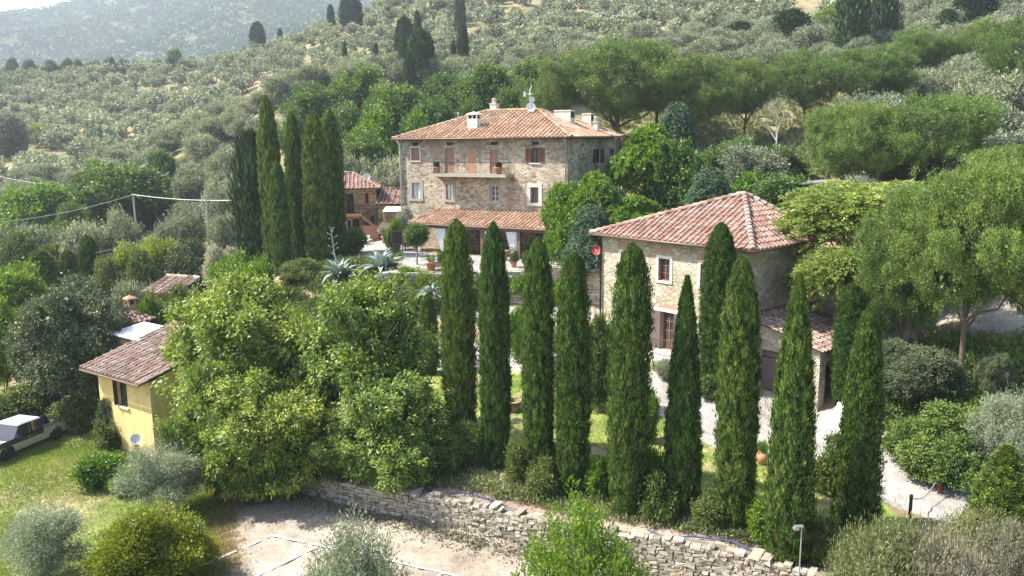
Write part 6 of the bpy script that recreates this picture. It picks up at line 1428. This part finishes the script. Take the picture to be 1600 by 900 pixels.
mb = MB(); loft(mb, [(-.72, sec(.70, 1.48, 1.56, .03)), (.42, sec(.70, 1.52, 1.6, .03)), (.62, sec(.66, 1.5, 1.55, .02))]); rfo = mb.build('cab_roof', M['car_white'], t)
mb = MB()
for sg in (-1, 1):
    for (xa, xb) in ((-.74, -.66), (-.08, .0), (.92, 1.0)):
        xt = xb if xa < .5 else .55; mb.tube([(xa, sg * .81, .95), (xa if xa < .5 else .60, sg * .69, 1.52)], .035, 6)
mb.build('pillars', M['car_dark'], t)
for nm, q in (('windscreen', [(.98, -.76, .98), (.98, .76, .98), (.60, .66, 1.5), (.60, -.66, 1.5)]), ('rear_window', [(-.74, -.72, 1.0), (-.74, .72, 1.0), (-.70, .66, 1.48), (-.70, -.66, 1.48)])):
    mb = MB(); mb.add(q, [(0, 1, 2, 3)]); mb.build('window' if nm != 'windscreen' else nm, M['car_glass'], t)
for sg in (-1, 1):
    for a, b, c, d in ((-.66, -.08, -.66, -.08), (0.0, .92, 0.0, .58)):
        mb = MB(); mb.add([(a, sg * .80, .99), (b, sg * .80, .99), (d, sg * .695, 1.5), (c, sg * .695, 1.5)], [(0, 1, 2, 3)]); mb.build('window', M['car_glass'], t)
    mb = MB(); mb.box(.78, .92, *sorted((sg * .86, sg * 1.0)), .98, 1.14); mb.build('mirror', M['car_dark'], t)
    mb = MB(); mb.box(2.38, 2.46, *sorted((sg * .5, sg * .78)), .7, .86); mb.build('headlight', M['dish'], t)
    mb = MB(); mb.box(-2.48, -2.43, *sorted((sg * .7, sg * .83)), .62, .9); mb.build('tail_light', M['dish_red'], t)
    mb = MB(); mb.box(.1, .28, *sorted((sg * .845, sg * .875)), .84, .87); mb.build('handle', M['metal_grey'], t)
    for x in (-1.5, 1.5):
        wv = thing('wheel', None, None); del_ = wv; wv.parent = t; wv.location = (x, sg * .76, .36)
        for k_ in ('label', 'category'): 
            if k_ in wv: del wv[k_]
        mb = MB(lambda a, b, c: (a, c, b)); mb.lathe([(.2, -.1), (.33, -.11), (.36, -.07), (.36, .07), (.33, .11), (.2, .1)], n=22); mb.build('tyre', M['rubber'], wv, True)
        mb = MB(lambda a, b, c: (a, c, b)); mb.lathe([(.215, -.08), (.215, .085), (.17, .07), (.06, .075), (.05, .1)], n=18); mb.build('rim', M['metal_grey'], wv)
mb = MB(); mb.box(2.4, 2.52, -.84, .84, .38, .58); mb.build('bumper', M['metal_grey'], t); mb = MB(); mb.box(-2.58, -2.45, -.78, .78, .4, .54); mb.build('bumper', M['metal_grey'], t)
mb = MB(); mb.box(-2.2, 2.2, -.6, .6, .32, .5); mb.box(-.7, .9, -.78, .78, .45, .6); mb.build('chassis', M['rubber'], t)

# ---- haze: even air round the whole scene
t_ = NT('haze_air'); pv = t_.n("ShaderNodeVolumePrincipled"); pv.inputs['Color'].default_value = (.80, .89, 1.0, 1); pv.inputs['Density'].default_value = HAZE
pv.inputs['Anisotropy'].default_value = .3; t_.t.links.new(pv.outputs[0], t_.out.inputs['Volume'])
print('LOW', GZ.min(), Z0.min(), GZ.max(), Z0.max())
mb = MB(); mb.box(-2100, 1700, -60, 2300, float(min(GZ.min(), Z0.min())) - 1.0, 325); o = mb.build('haze', t_.mat); tagp(o, kind='stuff')
def reg_under(rng, n):
    x = rng.uniform(11, 62, n * 2); y = rng.uniform(47, 120, n * 2); k = (x > 26 - .2 * (y - 47)) | (y > 56); k &= dist_poly(x, y, [(22.5, 38.2), (26, 39.5), (30, 40.0), (38, 39)], [1.2, 3.2, 3.2, 3.2]) > .5; return x[k][:n], y[k][:n]
ground_cover('undergrowth', 'low scrub and dry grass under the pines on the right slope', reg_under, 120000, .55, .14, 'scrub', 8, up=.9, lift=.25, clump=26)
def reg_edge(rng, n):
    y = rng.uniform(27, 36.5, n); x = -11.2 - .35 * (y - 30) + rng.normal(size=n) * .35; return x, y
ground_cover('edge_grass', 'ragged dry grass along the edge of the car park', reg_edge, 14000, .14, .02, 'straw', 10, clump=40)
def reg_park(rng, n):
    x = rng.uniform(-12, 8, n * 3); y = rng.uniform(26, 36.5, n * 3); k = (wall_side(x, y) < -.3) & (rng.random(n * 3) < np.exp(wall_side(x, y) / 2.2)) ; return x[k][:n], y[k][:n]
ground_cover('fallen_leaves', 'scattered fallen leaves on the earth of the car park', reg_park, 5000, .09, .06, 'dry', 11, up=.05)
